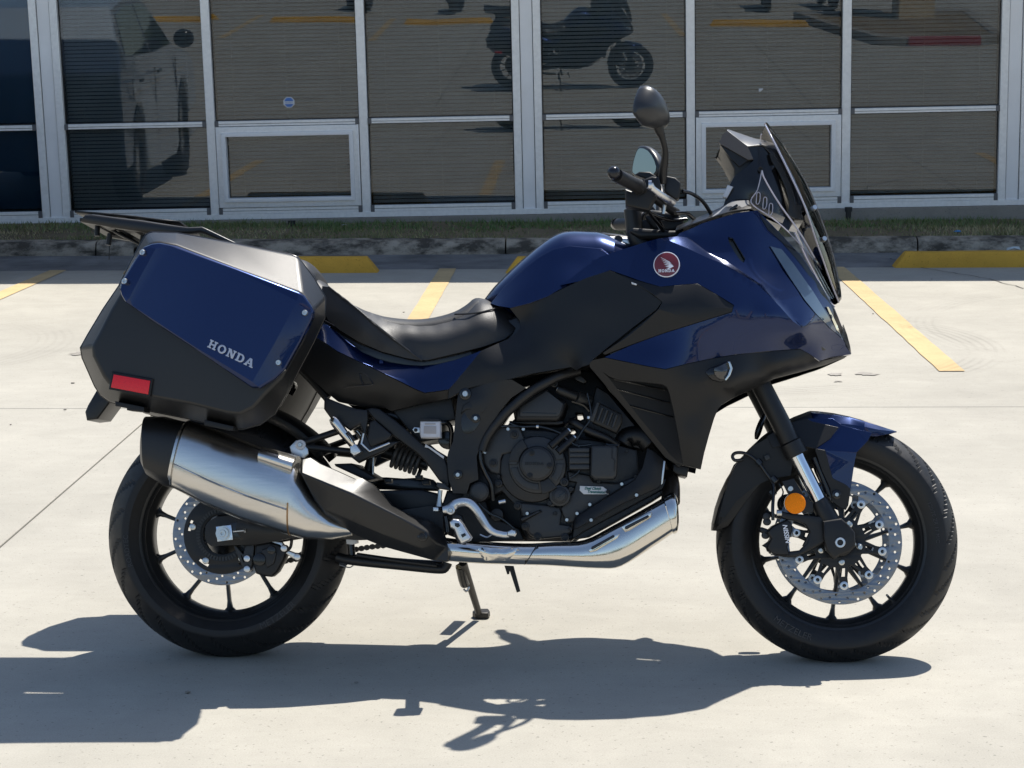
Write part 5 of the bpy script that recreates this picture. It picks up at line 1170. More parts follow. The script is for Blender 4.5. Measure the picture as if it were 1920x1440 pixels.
# dark core that closes the view through the bike, two small gaps stay
ep('engine_core',engine,'E',((250,440),(300,470),(400,500),(450,500),(520,440),(500,330),(760,150),(1000,60),(1130,60),(1700,740),(1700,900),(1500,1010),(1000,1400),(560,1400),(180,1400),(60,1300),(100,1000),(200,800)),.0,.12,.006,holes=[((1005,400),(1050,400),(1060,440),(1035,450),(1010,440)),((945,530),(985,520),(1000,545),(985,560),(955,555))],parent=eng)
# pivot cover
pv=C2('pivot_cover',engine,243,1010,-.168,-.14,18.5,b=.1); C2('pivot_cover_face',enginegrey,243,1008,-.172,-.16,15,parent=pv,b=.1)
# airbox cover
air=ep('airbox',blackmetal,'E',((530,330),(760,192),(800,240),(930,312),(905,400),(878,445),(850,460),(530,460),(520,400)),-.150,.12,.010)
ep('airbox_panel',enginegrey,'E',((560,350),(770,215),(905,320),(880,400),(860,425),(560,425)),-.153,-.14,.003,parent=air); ep('airbox_line',gloss,'E',((580,388),(850,396),(850,402),(580,396)),-.1545,-.15,.0003,parent=air)
ep('airbox_base',blackmetal,'E',((480,455),(900,455),(905,478),(860,490),(540,480),(480,470)),-.13,.1,.003,parent=air)
(p,)=K('E',(832,165)); cylv('bolt_boss',engine,p[0],p[1],-.135,-.10,7); bolt(None,p[0],p[1],-.137,4,blackmetal,B)
# frame
frame=panel('frame_plate',blackmetal,xv('R',(1300,200,-.180),(1310,150,-.178),(1350,115,-.178),(1420,105,-.18),(1500,90,-.19),(1660,60,-.195),(1740,50,-.195),(1860,120,-.19),(1740,200,-.185),(1660,290,-.182),(1570,430,-.18),(1500,560,-.178),(1455,680,-.178),(1470,870,-.178),(1400,900,-.178),(1375,985,-.175),(1262,980,-.175),(1228,870,-.175),(1212,700,-.175),(1225,640,-.176),(1262,560,-.178)),
   pts=xv('R',(1440,230,-.192),(1350,800,-.184)),creases=[xv('R',(1340,670,-.180),(1370,645,-.182),(1440,680,-.180))],rim=.03,grid=9,parent=B,bevel=.002,reg=20)
mirror(frame)
ep('frame_recess',gloss,'R',((1335,350),(1370,310),(1430,295),(1480,310),(1500,350),(1495,380),(1440,470),(1390,492),(1345,480),(1328,420)),-.1845,-.17,.0008,parent=frame,smooth=2)
ep('recess_lip',blackmetal,'R',((1325,330),(1345,260),(1400,225),(1500,220),(1560,240),(1540,290),(1500,330),(1440,290),(1370,300)),-.189,-.18,.003,parent=frame)
for x,y,r,m_ in ((1362,168,6,bolt_m),(1448,368,4.5,bolt_m),(1302,830,4.5,bolt_m)):
    (p,)=K('R',(x,y)); cylv('bolt_seat',gloss,p[0],p[1],-.189,-.17,r*1.9,frame,b=.2); bolt(None,p[0],p[1],-.191,r,m_,frame)
tube('frame_tube',blackmetal,xv('E',(1020,62,-.15),(930,85,-.165),(850,112,-.175),(760,160,-.18),(680,205,-.18),(590,270,-.18),(510,340,-.178),(440,405,-.176),(380,475,-.174),(330,540,-.172),(290,610,-.17),(262,690,-.17)),.0125,B,n=16)
tube('frame_tube',blackmetal,xv('E',(1020,62,.15),(850,112,.165),(680,205,.165),(510,340,.165),(380,475,.165),(262,690,.165)),.014,B,n=14)
tube('breather_hose',gloss,xv('E',(250,600,-.165),(252,760,-.165),(290,860,-.16),(335,950,-.155),(352,1080,-.15)),.006,B,n=8)
ep('lower_frame',blackmetal,'E',((-10,1000),(160,1000),(300,1090),(330,1200),(560,1300),(600,1390),(160,1410),(0,1350),(-60,1150)),-.10,.12,.006)
C2('drain_cap',blackmetal,382,1190,-.13,-.09,12,parent=B); tube('brake_pipe',alu,xv('E',(250,1345,-.15),(300,1365,-.15),(335,1350,-.15),(350,1330,-.15)),.002,B,n=6)
tube('stub_bolt',alu,xv('E',(398,1093,-.14),(450,1082,-.14)),.006,B,n=10)
# belly side guard
bg=panel('belly_guard',plastic,xv('E',(985,1240,-.150),(1000,1205,-.155),(1250,1050,-.168),(1460,915,-.172),(1520,820,-.172),(1560,665,-.165),(1610,690,-.168),(1700,768,-.165),(1688,860,-.168),(1672,950,-.168),(1640,985,-.172),(1350,1115,-.178),(1010,1300,-.165),(985,1300,-.16)),creases=[xv('E',(1000,1260,-.172),(1350,1070,-.184),(1560,950,-.182),(1620,800,-.176))],rim=.02,grid=8,parent=B,mir=True,ang=30,bevel=.002,reg=20)
ep('guard_edge',alu,'E',((1688,768),(1702,772),(1680,945),(1668,955),(1676,860)),-.171,-.165,.0004,parent=bg)
for x,y in ((1475,1036),(1120,1232)): (p,)=K('E',(x,y)); bolt(None,p[0],p[1],-.183 if x>1400 else -.176,3.6,bolt_m,bg,h=.003)
ep('sump',engine,'E',((980,1240),(1300,1060),(1620,950),(1700,900),(1720,960),(1680,1000),(1300,1200),(1060,1330),(960,1400)),-.13,.12,.006)
ep('sump_lower',engine,'E',((960,1330),(1060,1290),(1400,1130),(1700,960),(1740,1000),(1600,1090),(1300,1260),(1100,1370),(900,1400)),-.125,.10,.006)
ep('guard_tab',blackmetal,'E',((1760,790),(1885,820),(1872,895),(1790,875),(1755,850)),-.12,.10,.004)
# ------------------------------------------------------------------ subframe, passenger pegs
def RP(name,m,pts,v0,v1,b=.003,holes=(),parent=None,mir=True): return ep(name,m,'R',pts,v0,v1,b,holes,parent,mir=mir)
tube('subframe_tube',blackmetal,xv('S',(20,880,-.12),(130,985,-.12),(240,1110,-.13)),.010,B,n=12); tube('subframe_tube',blackmetal,xv('S',(20,880,.12),(130,985,.12),(240,1110,.13)),.012,B,n=12)
RP('subframe_strut',blackmetal,((540,290),(600,280),(660,290),(790,385),(1030,590),(1195,690),(1225,760),(1240,945),(1150,880),(1040,730),(960,650),(780,520),(640,400)),-.165,-.135,.005)
RP('peg_hanger',blackmetal,((208,190),(330,240),(470,290),(560,300),(565,380),(545,490),(590,600),(740,560),(830,555),(700,640),(580,690),(490,735),(420,680),(470,600),(520,480),(500,420),(420,470),(340,410),(300,420),(225,320),(205,290)),-.178,-.155,.005,holes=[((575,395),(620,380),(760,500),(745,540),(590,610),(555,545))])
tube('hanger_sunlit_edge',alu,xv('R',(530,492,-.178),(512,575,-.18),(580,640,-.18),(745,570,-.178)),.0035,B,n=8,smooth=1)  # bright metal strip stands in for sunlight along the hanger's edge
for a,b_,r in (((20,575),(330,470),.0085),((20,600),(420,640),.0085)):
    pa,pb=K('R',a,b_); o=tube('hanger_arm',blackmetal,[(pa[0],pa[1],-.185),(pb[0],pb[1],-.172)],r,B,n=12); mirror(o)
pg=tube('pillion_peg',chrome,xv('R',(278,368,-.195),(300,400,-.197),(360,480,-.197),(410,545,-.195),(440,590,-.19)),[.0095,.0125,.0115,.010,.008],B,n=16); mirror(pg)
RP('peg_knuckle',alu,((415,595),(440,575),(470,580),(515,640),(500,655),(450,680),(420,650)),-.198,-.175,.004)
tube('peg_rubber',gloss,xv('R',(400,478,-.21),(430,515,-.21),(455,545,-.21)),.004,B,n=8)
RP('silencer_mount',alu,((-75,600),(-20,545),(20,560),(75,620),(78,660),(40,700),(-60,660)),-.20,-.19,.002,mir=False)
(p,)=K('R',(12,585)); cylv('mount_washer',whitepl,p[0],p[1],-.206,-.195,9.5); bolt(None,p[0],p[1],-.207,4.5,bolt_m,B)
# inner black mass behind the subframe, battery box and rear hugger
loft('under_tray',gloss,[(K('R',(500,260))[0],K('R',(520,420))[0],0,.10,4),(K('R',(800,250))[0],K('R',(900,520))[0],0,.11,4),(K('R',(1240,130))[0],K('R',(1240,390))[0],0,.12,4)],n=24,parent=B)
plate('battery_side',blackmetal,K('R',(760,300),(1250,180),(1290,380),(1180,400),(1150,540),(990,560),(960,540)),-.13,.10,.005,parent=B)
# rear mudguard arc over the tyre
def arc_guard(name,m,c,R,hw,a0,a1,n=24,drop=.03,parent=B,th=.004):
    bm=bmesh.new(); rows=[]
    for i in range(n+1):
        a=math.radians(a0+(a1-a0)*i/n); d=Vector((math.cos(a),0,math.sin(a)))
        rows.append([bm.verts.new(c+d*(R+dr)+Vector((0,v*hw,0))) for dr,v in ((-drop,-1),(-drop*.3,-.97),(0,-.8),(.006,-.4),(.008,0),(.006,.4),(0,.8),(-drop*.3,.97),(-drop,1))])
    for a,b_ in zip(rows,rows[1:]):
        for i in range(8): bm.faces.new((a[i],a[i+1],b_[i+1],b_[i]))
    o=link(name,finish(bm,50),m,parent); s=o.modifiers.new('s','SOLIDIFY'); s.thickness=th; return o
arc_guard('rear_hugger',plastic,RW_C,.335,.10,38,104)
plate('hugger_arm',blackmetal,K('R',(290,740),(430,735),(540,800),(640,860),(560,880),(300,760)),-.11,.11,.004,parent=B)
arc_guard('tail_mudguard',gloss,Vector((RW_C.x-.04,0,RW_C.z+.04)),.40,.085,60,118)
# brake reservoir
rs_=plate('brake_fluid_bottle',addnoise(mat('milky_plastic',(.5,.51,.55),.3),60,0,cvar=.08),K('R',(992,388),(1160,388),(1162,528),(1000,530),(990,500)),-.190,-.150,.005,parent=B)
plate('bottle_lid',blackmetal,K('R',(990,372),(1150,372),(1160,392),(990,392)),-.192,-.148,.002,parent=rs_); plate('bottle_label',greypl,K('R',(1025,430),(1125,432),(1125,495),(1022,492)),-.1910,-.189,.0003,parent=rs_); plate('bottle_label',greypl,K('R',(1032,408),(1120,408),(1120,420),(1032,420)),-.1910,-.189,.0003,parent=rs_)
plate('bottle_tab',alu,K('R',(930,460),(945,440),(992,445),(992,485),(950,488)),-.165,-.160,.001,parent=rs_); (p,)=K('R',(958,464)); bolt(None,p[0],p[1],-.166,3.5,blackmetal,rs_)
tube('reservoir_hose',gloss,xv('R',(1160,405,-.16),(1220,410,-.15),(1250,470,-.14),(1245,600,-.13)),.006,B,n=10); (p,)=K('R',(1215,545)); cylv('idler',gloss,p[0],p[1],-.13,-.09,17); bolt(None,p[0],p[1],-.132,3,blackmetal,B)
ep('bracket',whitepl,'R',((1038,578),(1190,680),(1185,700),(1060,610),(1030,605)),-.168,-.160,.001)
# shock and spring
bm=bmesh.new(); pa=U(*K('R',(770,660))[0],-.0); pb=U(*K('R',(1010,740))[0],0); ax=(pb-pa); n=90; pts=[]
axn=ax.normalized(); s1=axn.cross(Vector((0,1,0))).normalized(); s2=Vector((0,1,0))
for i in range(n+1): t=i/n; a=2*PI*6.5*t; pts.append(pa+ax*t+(s1*math.cos(a)+s2*math.sin(a))*.030)
sweep_bm(bm,pts,.0055,8,1); spr=link('shock_spring',finish(bm,60),mat('spring_grey',(.10,.10,.10),.45,.3),B)
tube('shock_body',blackmetal,[(*K('R',(690,640))[0],0),(*K('R',(1060,750))[0],0)],.016,B,n=16)
tube('shock_link',blackmetal,[(*K('R',(600,680))[0],0.0),(*K('R',(560,830))[0],0.0)],.012,B,n=12); tube('shock_link',alu,[(*K('R',(612,690))[0],-.02),(*K('R',(604,850))[0],-.02)],.0035,B,n=8)
# ------------------------------------------------------------------ swingarm
sa=panel('swingarm',blackmetal,xv('M',(788,905,-.128),(812,872,-.128),(870,842,-.130),(960,830,-.132),(1050,826,-.135),(1250,870,-.14),(1500,900,-.15),(1800,880,-.155),(2150,800,-.15),(2420,760,-.145),(2500,800,-.145),(2500,960,-.145),(2420,990,-.145),(1900,1010,-.152),(1560,990,-.152),(1380,1000,-.148),(1150,1042,-.138),(1000,1046,-.132),(830,1052,-.128),(800,1030,-.127),(785,990,-.127)),
   holes=[],creases=[xv('M',(1100,870,-.150),(1400,930,-.160),(1700,950,-.165))],rim=.05,grid=10,parent=B,mir=True,bevel=.002,ang=30,reg=20)
ep('adjuster_slot',gloss,'M',((960,890),(1040,872),(1090,890),(1095,950),(1095,985),(1060,1005),(980,1000)),-.1405,-.13,.0008,parent=sa)
ad=ep('chain_adjuster',mat('zinc_plate',(.62,.66,.72),.22,1),'M',((862,912),(974,898),(986,1006),(873,1021)),-.1455,-.135,.001,parent=sa)
(p,)=K('M',(916,960)); lathe('axle_nut',bolt_m,U(p[0],p[1],-.146),[(0,.019),(.002,.019),(.002,.015),(.010,.015),(.010,.0095),(.013,.0085),(.013,.0045),(.006,.0045),(.006,0)],sa,n=12)
tube('adjuster_bolt',bolt_m,xv('M',(988,947,-.145),(1068,940,-.145)),.0032,sa,n=8); tube('adjuster_nut',bolt_m,xv('M',(1066,940,-.145),(1080,939,-.145)),.0062,sa,n=6)
# inner arm lower edge box visible ahead of the shield
ep('swingarm_beam',blackmetal,'R',((590,960),(1000,950),(1150,985),(1160,1100),(1120,1130),(800,1120),(640,1000)),-.12,-.07,.006); ep('chain_guide',gloss,'R',((420,880),(620,850),(720,850),(860,860),(1020,850),(1100,870),(1160,930),(1140,965),(640,950),(500,920)),.07,.10,.003,mir=False)
for a in ((730,880),(980,850),(1040,895)): ep('guide_clip',blackmetal,'R',((a[0]-30,a[1]-14),(a[0]+25,a[1]-18),(a[0]+30,a[1]+16),(a[0]-25,a[1]+16)),-.09,-.05,.002)
# rear caliper
cal=ep('rear_caliper',blackmetal,'M',((1145,1040),(1250,1020),(1320,1040),(1370,1090),(1350,1150),(1300,1240),(1260,1275),(1200,1268),(1150,1250),(1135,1200)),-.125,-.06,.006)
for x,y,r in ((1175,1148,12),(1262,1080,8)): (p,)=K('M',(x,y)); cylv('caliper_piston',gloss,p[0],p[1],-.135,-.11,r,cal)
ep('caliper_fin',engine,'M',((1190,1080),(1240,1060),(1300,1100),(1280,1180),(1230,1210),(1210,1150)),-.132,-.12,.003,parent=cal)
ep('caliper_bracket',enginegrey,'M',((988,1048),(1005,1045),(1060,1110),(1075,1045),(1140,1040),(1135,1130),(1115,1220),(1080,1240),(1055,1210)),-.120,-.10,.003,holes=[((1022,1060),(1060,1120),(1078,1165),(1062,1190),(1040,1140))],parent=cal)
for x,y in ((1086,1142),(1086,1218),(1352,1068),(1448,1130)): (p,)=K('M',(x,y)); cylv('caliper_bolt',alu,p[0],p[1],-.135,-.11,6.5,cal,b=.3)
ep('caliper_arm',alu,'M',((1250,1010),(1340,1020),(1380,1080),(1460,1110),(1465,1140),(1430,1150),(1370,1110),(1330,1080),(1290,1060)),-.118,-.105,.003,parent=cal)
tube('rear_hose',gloss,xv('M',(1365,1090,-.12),(1400,1060,-.13),(1410,1000,-.14),(1415,960,-.15)),.004,cal,n=8)
# chain
def chain(pts,n,v):
    q=catmull([U(p[0],p[1],v) for p in pts],10); L_=[0]
    for a,b_ in zip(q,q[1:]): L_.append(L_[-1]+np.linalg.norm(b_-a))
    bm=bmesh.new()
    for i in range(n):
        s=L_[-1]*i/(n-1); k=max(j for j in range(len(L_)) if L_[j]<=s+1e-9); k=min(k,len(q)-2); t=(s-L_[k])/(L_[k+1]-L_[k]); c=Vector(q[k]+(q[k+1]-q[k])*t); d=Vector(q[k+1]-q[k]).normalized()
        for vv,w2 in ((-.008,.0075),(.008,.0075)):
            lathe_bm(bm,c+Vector((0,vv,0)),(0,1,0),[(-.0015,0),(-.0015,w2),(.0015,w2),(.0015,0)],8)
        lathe_bm(bm,c,(0,1,0),[(-.007,.005),(.007,.005)],6)
    link('drive_chain',finish(bm,40),mat('chain_steel',(.09,.085,.08),.45,.7),B,kind='stuff')
chain([(505,1058),(535,1052),(570,1046),(640,1035),(700,1025),(760,1020)],26,.10); chain([(470,930),(600,925),(760,935),(840,950)],34,.10)
lathe('rear_sprocket',engine,RW_C,[(-.098,.05),(-.098,.098),(-.104,.098),(-.104,.05)],B,n=40,close=True)
# link pipe area behind shield, centre stand, side stand
tube('centre_stand',blackmetal,xv('W',(90,452,-.10),(180,470,-.11),(400,492,-.12),(610,512,-.12),(645,500,-.12),(655,480,-.12)),.0125,B,n=14); tube('centre_stand',blackmetal,xv('W',(90,452,.12),(400,480,.12),(640,495,.12)),.0125,B,n=14)
tube('stand_cross_tube',blackmetal,[(645,1052,-.10),(640,1050,.10)],.013,B,n=12); tube('stand_rod',blackmetal,xv('W',(190,440,-.12),(400,470,-.13),(600,495,-.13)),.006,B,n=8)
ep('stand_bumper',whitepl,'W',((132,355),(190,352),(192,380),(165,388),(135,384)),-.12,-.09,.003); tube('stand_bumper_leg',gloss,xv('W',(160,385,-.10),(165,440,-.10)),.009,B,n=10); tube('stand_spring',alu,xv('W',(175,490,-.10),(150,505,-.10),(100,490,-.10)),.0018,B,n=6)
ep('stand_tang',blackmetal,'W',((948,495),(995,497),(1030,628),(1012,634),(975,520),(972,540),(962,540)),.06,.075,.002)
ss_top=U(*K('W',(735,480))[0],.10); foot=Vector((.595,.346,.0825)); foot.y=.3455
fa=U(*K('W',(815,735))[0],.330)
sst=tube3('side_stand',addnoise(mat('stand_metal',(.03,.027,.023),.45,.4),60,.1,cvar=.3),[ss_top,ss_top.lerp(fa,.5),fa],[.011,.010,.009],B,n=12,smooth=1)
bm=bmesh.new()
fp=[K('W',q)[0] for q in ((785,757),(800,735),(815,712),(850,720),(878,730),(872,752),(862,770),(815,768))]
fl_=[G(p[0],p[1]) for p in K('W',(783,762),(800,748),(868,748),(876,760),(866,772),(800,772))]
Rb=Matrix.Rotation(LEAN,3,'X')
vs0=[bm.verts.new(Rb@Vector((p.x,p.y,.002))) for p in fl_]; vs1=[bm.verts.new(Rb@Vector((p.x*.97+.595*.03,p.y,.018))) for p in fl_]
bm.faces.new(vs0); bm.faces.new(vs1[::-1])
for i in range(6): bm.faces.new((vs0[i],vs0[(i+1)%6],vs1[(i+1)%6],vs1[i]))
o=link('stand_foot',finish(bm,30),bpy.data.materials['stand_metal'],sst); bev(o,.003)
tube('stand_spring_cover',gloss,xv('W',(722,500,.12),(735,560,.15),(745,590,.17)),.013,sst,n=14); tube('stand_spring_cap',mat('brass_collar',(.2,.16,.09),.4,.6),xv('W',(720,488,.12),(724,512,.12)),.0115,sst,n=14); tube('stand_hook',alu,xv('W',(735,605,.17),(750,600,.18),(765,610,.18),(752,628,.18),(738,615,.18)),.0028,sst,n=6)
# ------------------------------------------------------------------ rider peg, brake pedal
pd=tube('brake_pedal',alu,xv('R',(1180,1120,-.20),(1240,1105,-.20),(1290,1065,-.20),(1370,1055,-.20),(1430,1090,-.20),(1490,1170,-.20),(1545,1255,-.20),(1600,1300,-.20),(1680,1320,-.20),(1720,1318,-.20)),[.009,.012,.0115,.0115,.0115,.0105,.0095,.0085,.008,.008],B,n=14,flat=.6)
ep('pedal_tip',alu,'R',((1705,1295),(1740,1275),(1770,1285),(1778,1310),(1765,1335),(1705,1330)),-.235,-.19,.004,parent=pd)
(p,)=K('R',(1243,1120)); cylv('pedal_pivot',alu,p[0],p[1],-.215,-.18,8,pd); bolt(None,p[0],p[1],-.216,4.5,bolt_m,pd)
fpg=tube3('foot_peg',rubber,[U(*K('R',(1320,1310))[0],-.24),U(*K('R',(1345,1345))[0],-.36)],.016,B,n=16,smooth=1); 
ep('peg_head',alu,'R',((1232,1215),(1262,1190),(1310,1195),(1340,1230),(1375,1290),(1412,1345),(1400,1368),(1330,1400),(1300,1350),(1270,1280),(1240,1262)),-.372,-.32,.006)
ep('peg_hole',gloss,'R',((1275,1225),(1310,1225),(1322,1250),(1300,1262),(1278,1250)),-.3735,-.36,.001); ep('peg_slot',gloss,'R',((1325,1320),(1360,1305),(1372,1325),(1340,1345)),-.3735,-.36,.001)
ep('peg_plate',blackmetal,'R',((1250,1160),(1290,1150),(1330,1165),(1360,1240),(1330,1250),(1300,1190),(1250,1195)),-.20,-.16,.003)
tube('master_rod',bolt_m,xv('R',(1158,955,-.18),(1152,1020,-.18),(1148,1090,-.18)),[.006,.0055,.009],B,n=12,smooth=1); ep('master_clevis',alu,'R',((1098,1095),(1145,1098),(1145,1130),(1098,1130)),-.195,-.17,.002)
ep('master_cylinder',enginegrey,'R',((1130,890),(1190,900),(1240,945),(1240,960),(1150,945),(1125,930)),-.19,-.165,.004); tube('pedal_spring',gloss,xv('R',(1200,1170,-.19),(1210,1230,-.19),(1215,1300,-.19)),.0065,B,n=8)
pgm=fpg.copy()
# left peg for the shadow side
mirror(fpg)
# ------------------------------------------------------------------ front fork, fender, brakes
for s in (-1,1):
    v=.10*s
    def fpnt(x,y): 
        p=U(*K('F',(x,y))[0],-.10); return Vector((p.x,v,p.z))
    ft=tube3('fork_outer',blackmetal,[fpnt(440,-80),fpnt(560,150),fpnt(648,320),fpnt(712,455)],.0245,B,n=28,smooth=1)
    lathe('fork_collar',blackmetal,fpnt(742,505),[(-.018,.026),(-.016,.0285),(.018,.0285),(.02,.026),(.02,.02)],ft,n=28,axis=tuple(fpnt(712,455)-fpnt(760,550)))
    tube3('fork_stanchion',forkchrome,[fpnt(745,515),fpnt(915,860)],.0185,ft,n=28,smooth=1)
    tube3('fork_lower',blackmetal,[fpnt(905,845),fpnt(915,862),fpnt(975,975),fpnt(1005,1040)],[.021,.0235,.025,.027],ft,n=24,smooth=1)
    o=plate('axle_clamp',blackmetal,K('F',(935,985),(1060,965),(1110,1010),(1150,1060),(1155,1150),(1120,1190),(1050,1215),(1010,1240),(960,1180),(940,1100)),-.135,-.085,.006,parent=ft)
    if s>0:
        o.data=mesh_mirror(o.data)
(p,)=K('F',(1050,1128)); lathe('axle_end',alu,U(p[0],p[1],-.137),[(-.004,.0125),(.001,.0125),(.002,.0115),(.002,.0075),(-.006,.0075),(-.006,0)],B,n=6*6)
lathe('axle',blackmetal,FW_C,[(-.12,0),(-.12,.012),(.13,.012),(.13,0)],B,n=16)
lathe('axle_flange',blackmetal,FW_C,[(.082,.0),(.082,.034),(.10,.034),(.104,.028),(.104,0)],B,n=32)
(p,)=K('F',(1182,1158)); bolt(None,p[0],p[1],-.10,5,bolt_m,B); (p,)=K('F',(1107,998)); bolt(None,p[0],p[1],-.139,4,bolt_m,B); (p,)=K('F',(1142,1140)); bolt(None,p[0],p[1],-.12,4.5,bolt_m,B)
# mudguard crown from a swept arc
def guard_sweep(name,m,rows,parent,th=.003,**kw):
    """rows: (px,py of the crown line, drop toward the wheel centre in m, halfwidth)"""
    bm=bmesh.new(); R_=[]
    for px,py,drop,hw in rows:
        c=U(px,py,0); d=(c-FW_C).normalized()
        R_.append([bm.verts.new(c-d*(drop*a)+Vector((0,hw*b_,0))) for a,b_ in ((1,-1),(.45,-.98),(.12,-.80),(.02,-.42),(0,0),(.02,.42),(.12,.80),(.45,.98),(1,1))])
    for a,b_ in zip(R_,R_[1:]):
        for i in range(8): bm.faces.new((a[i],a[i+1],b_[i+1],b_[i]))
    o=link(name,finish(bm,kw.get('ang',26)),m,parent); s=o.modifiers.new('s','SOLIDIFY'); s.thickness=th; bev(o,.001); return o
ff=guard_sweep('front_mudguard',blue,[(*K('F',q[:2])[0],q[2],q[3]) for q in ((840,250,.075,.070),(900,253,.075,.074),(1000,266,.065,.076),(1100,288,.052,.077),(1200,316,.042,.074),(1300,348,.032,.066),(1415,390,.004,.045))],B)
guard_sweep('mudguard_rear',plastic,[(*K('F',q[:2])[0],q[2],q[3]) for q in ((190,1048,.012,.052),(192,1000,.040,.060),(212,900,.055,.066),(245,800,.065,.070),(290,705,.072,.073),(360,595,.078,.075),(440,505,.085,.076),(530,420,.09,.078),(630,345,.09,.078),(740,290,.085,.074),(840,252,.08,.070))],ff)
# side cheek of the mudguard
panel('mudguard_cheek',blue,xv('F',(790,400,-.078),(830,300,-.070),(1000,300,-.078),(1062,345,-.082),(1150,370,-.083),(1262,395,-.082),(1235,450,-.084),(1160,530,-.098),(1145,600,-.098),(1120,770,-.094),(1085,910,-.088),(1040,870,-.09),(1000,700,-.094),(950,560,-.098),(885,500,-.098)),
   creases=[xv('F',(885,500,-.100),(985,430,-.092),(1060,345,-.084)),xv('F',(955,515,-.102),(1160,532,-.100)),xv('F',(985,435,-.092),(1158,528,-.100))],rim=.004,smooth=False,parent=ff,mir=True,ang=12,bevel=.001)
panel('mudguard_side',plastic,xv('F',(560,420,-.079),(700,330,-.079),(830,300,-.078),(860,320,-.079),(1040,360,-.086),(985,435,-.095),(885,503,-.102),(820,490,-.10),(700,470,-.09),(600,500,-.082)),rim=.003,smooth=False,parent=ff,mir=True,ang=20,bevel=.001)
panel('mudguard_stay',plastic,xv('F',(880,500,-.104),(950,512,-.106),(1000,700,-.10),(1085,740,-.098),(1120,770,-.097),(1105,880,-.094),(1088,912,-.093),(1040,890,-.095),(990,850,-.098),(985,770,-.098),(930,650,-.102)),rim=.006,smooth=False,parent=ff,mir=True,bevel=.001)
(p,)=K('F',(1027,808)); cylv('stay_washer',gloss,p[0],p[1],-.106,-.095,8.5,ff); bolt(None,p[0],p[1],-.107,4.2,bolt_m,ff)
panel('mudguard_flank',plastic,xv('F',(300,730,-.072),(360,600,-.076),(480,480,-.078),(600,410,-.079),(700,440,-.079),(740,560,-.079),(720,680,-.078),(600,700,-.077),(480,750,-.075),(360,850,-.073),(280,960,-.068),(240,960,-.064)),rim=.003,grid=9,parent=ff,mir=True,bevel=.001)
# caliper
cal=ep('front_caliper',blackmetal,'F',((640,1000),(700,975),(728,1000),(735,1040),(715,1100),(700,1160),(715,1215),(640,1215),(590,1205),(560,1160),(590,1100),(560,1060),(600,1020)),-.125,-.045,.006)
ep('caliper_fin',blackmetal,'F',((510,1035),(530,1025),(600,1050),(610,1080),(580,1090),(520,1060)),-.10,-.06,.003,parent=cal); ep('caliper_fin',blackmetal,'F',((535,1150),(590,1110),(640,1120),(640,1180),(570,1190),(560,1165)),-.11,-.06,.003,parent=cal)
for x,y in ((560,955),(565,990),(555,1080)): 
    (p,)=K('F',(x,y)); cylv('caliper_fitting',enginegrey,p[0],p[1],-.10,-.07,7,cal)
for x,y in ((645,932),(605,1190)): pa,=K('F',(x,y)); tube('caliper_bolt',bolt_m,[(pa[0]-5,pa[1],-.115),(pa[0]+4,pa[1],-.115)],.009,cal,n=10)
ep('caliper_bracket',blackmetal,'F',((650,915),(700,930),(880,950),(960,960),(1010,1050),(980,1110),(850,1180),(760,1225),(700,1228),(610,1215),(615,1180),(700,1190),(780,1180),(830,1130),(850,1060),(820,1010),(760,985),(690,975),(650,960)),-.118,-.095,.004,parent=cal)
ep('caliper_bracket_web',blackmetal,'F',((800,985),(930,960),(1000,1060),(960,1120),(830,1180),(800,1150),(845,1060)),-.116,-.097,.003,parent=cal)
me=text_mesh('NISSIN',.0155,.0003,shear=.25,font_off=.0004); (q,)=K('F',(690,1068)); q=U(q[0],q[1],-.1258)
me.transform(Matrix.Translation(q)@Matrix.Rotation(math.radians(80),4,'Y')@Matrix.Rotation(PI/2,4,'X')); link('lettering',me,whiteprint,cal)
# amber reflector
(p,)=K('F',(750,867)); rr_=U(p[0],p[1],-.128)
rf2=lathe('reflector_holder',gloss,rr_,[(-.012,0),(-.012,.0265),(.001,.0265),(.002,.025)],B,n=40); mirror(rf2)
lathe('amber_reflector',orange,rr_,[(0,.0258),(.003,.0255),(.0045,.023),(.0048,0)],rf2,n=40)
ep('reflector_bracket',blackmetal,'F',((660,720),(740,700),(800,800),(870,870),(870,930),(800,930),(700,800)),-.120,-.112,.002); (p,)=K('F',(717,770)); bolt(None,p[0],p[1],-.122,5.5,bolt_m,B)
tube('brake_hose',gloss,xv('F',(400,575,-.09),(350,580,-.10),(332,555,-.10),(350,532,-.10),(400,530,-.10),(450,550,-.10),(510,600,-.10),(560,670,-.10),(600,730,-.10),(605,800,-.11),(600,900,-.12),(602,980,-.12)),.0042,B,n=10)
for x,y in ((510,595),(610,710),(600,800)): (p,)=K('F',(x,y)); bm=bmesh.new(); lathe('hose_clip',gloss,U(p[0],p[1],-.10),[(-.007,.0),(-.007,.009),(.007,.009),(.007,0)],B,n=10,axis=(.6,-.2,-.7))
ep('sensor_plate',enginegrey,'F',((540,550),(575,540),(585,565),(555,585)),-.088,-.08,.001)
tube('fork_cable',gloss,xv('F',(545,280,.04),(520,340,.03),(500,400,.03),(490,440,.03)),[.006,.008,.008,.004],B,n=8)
tube('sensor_wire',gloss,xv('F',(640,730,-.1),(670,790,-.11),(650,850,-.11),(660,910,-.11)),.002,B,n=6)
tube('fork_guard',gloss,xv('F',(880,560,-.085),(930,680,-.085),(985,820,-.085)),.010,B,n=8)
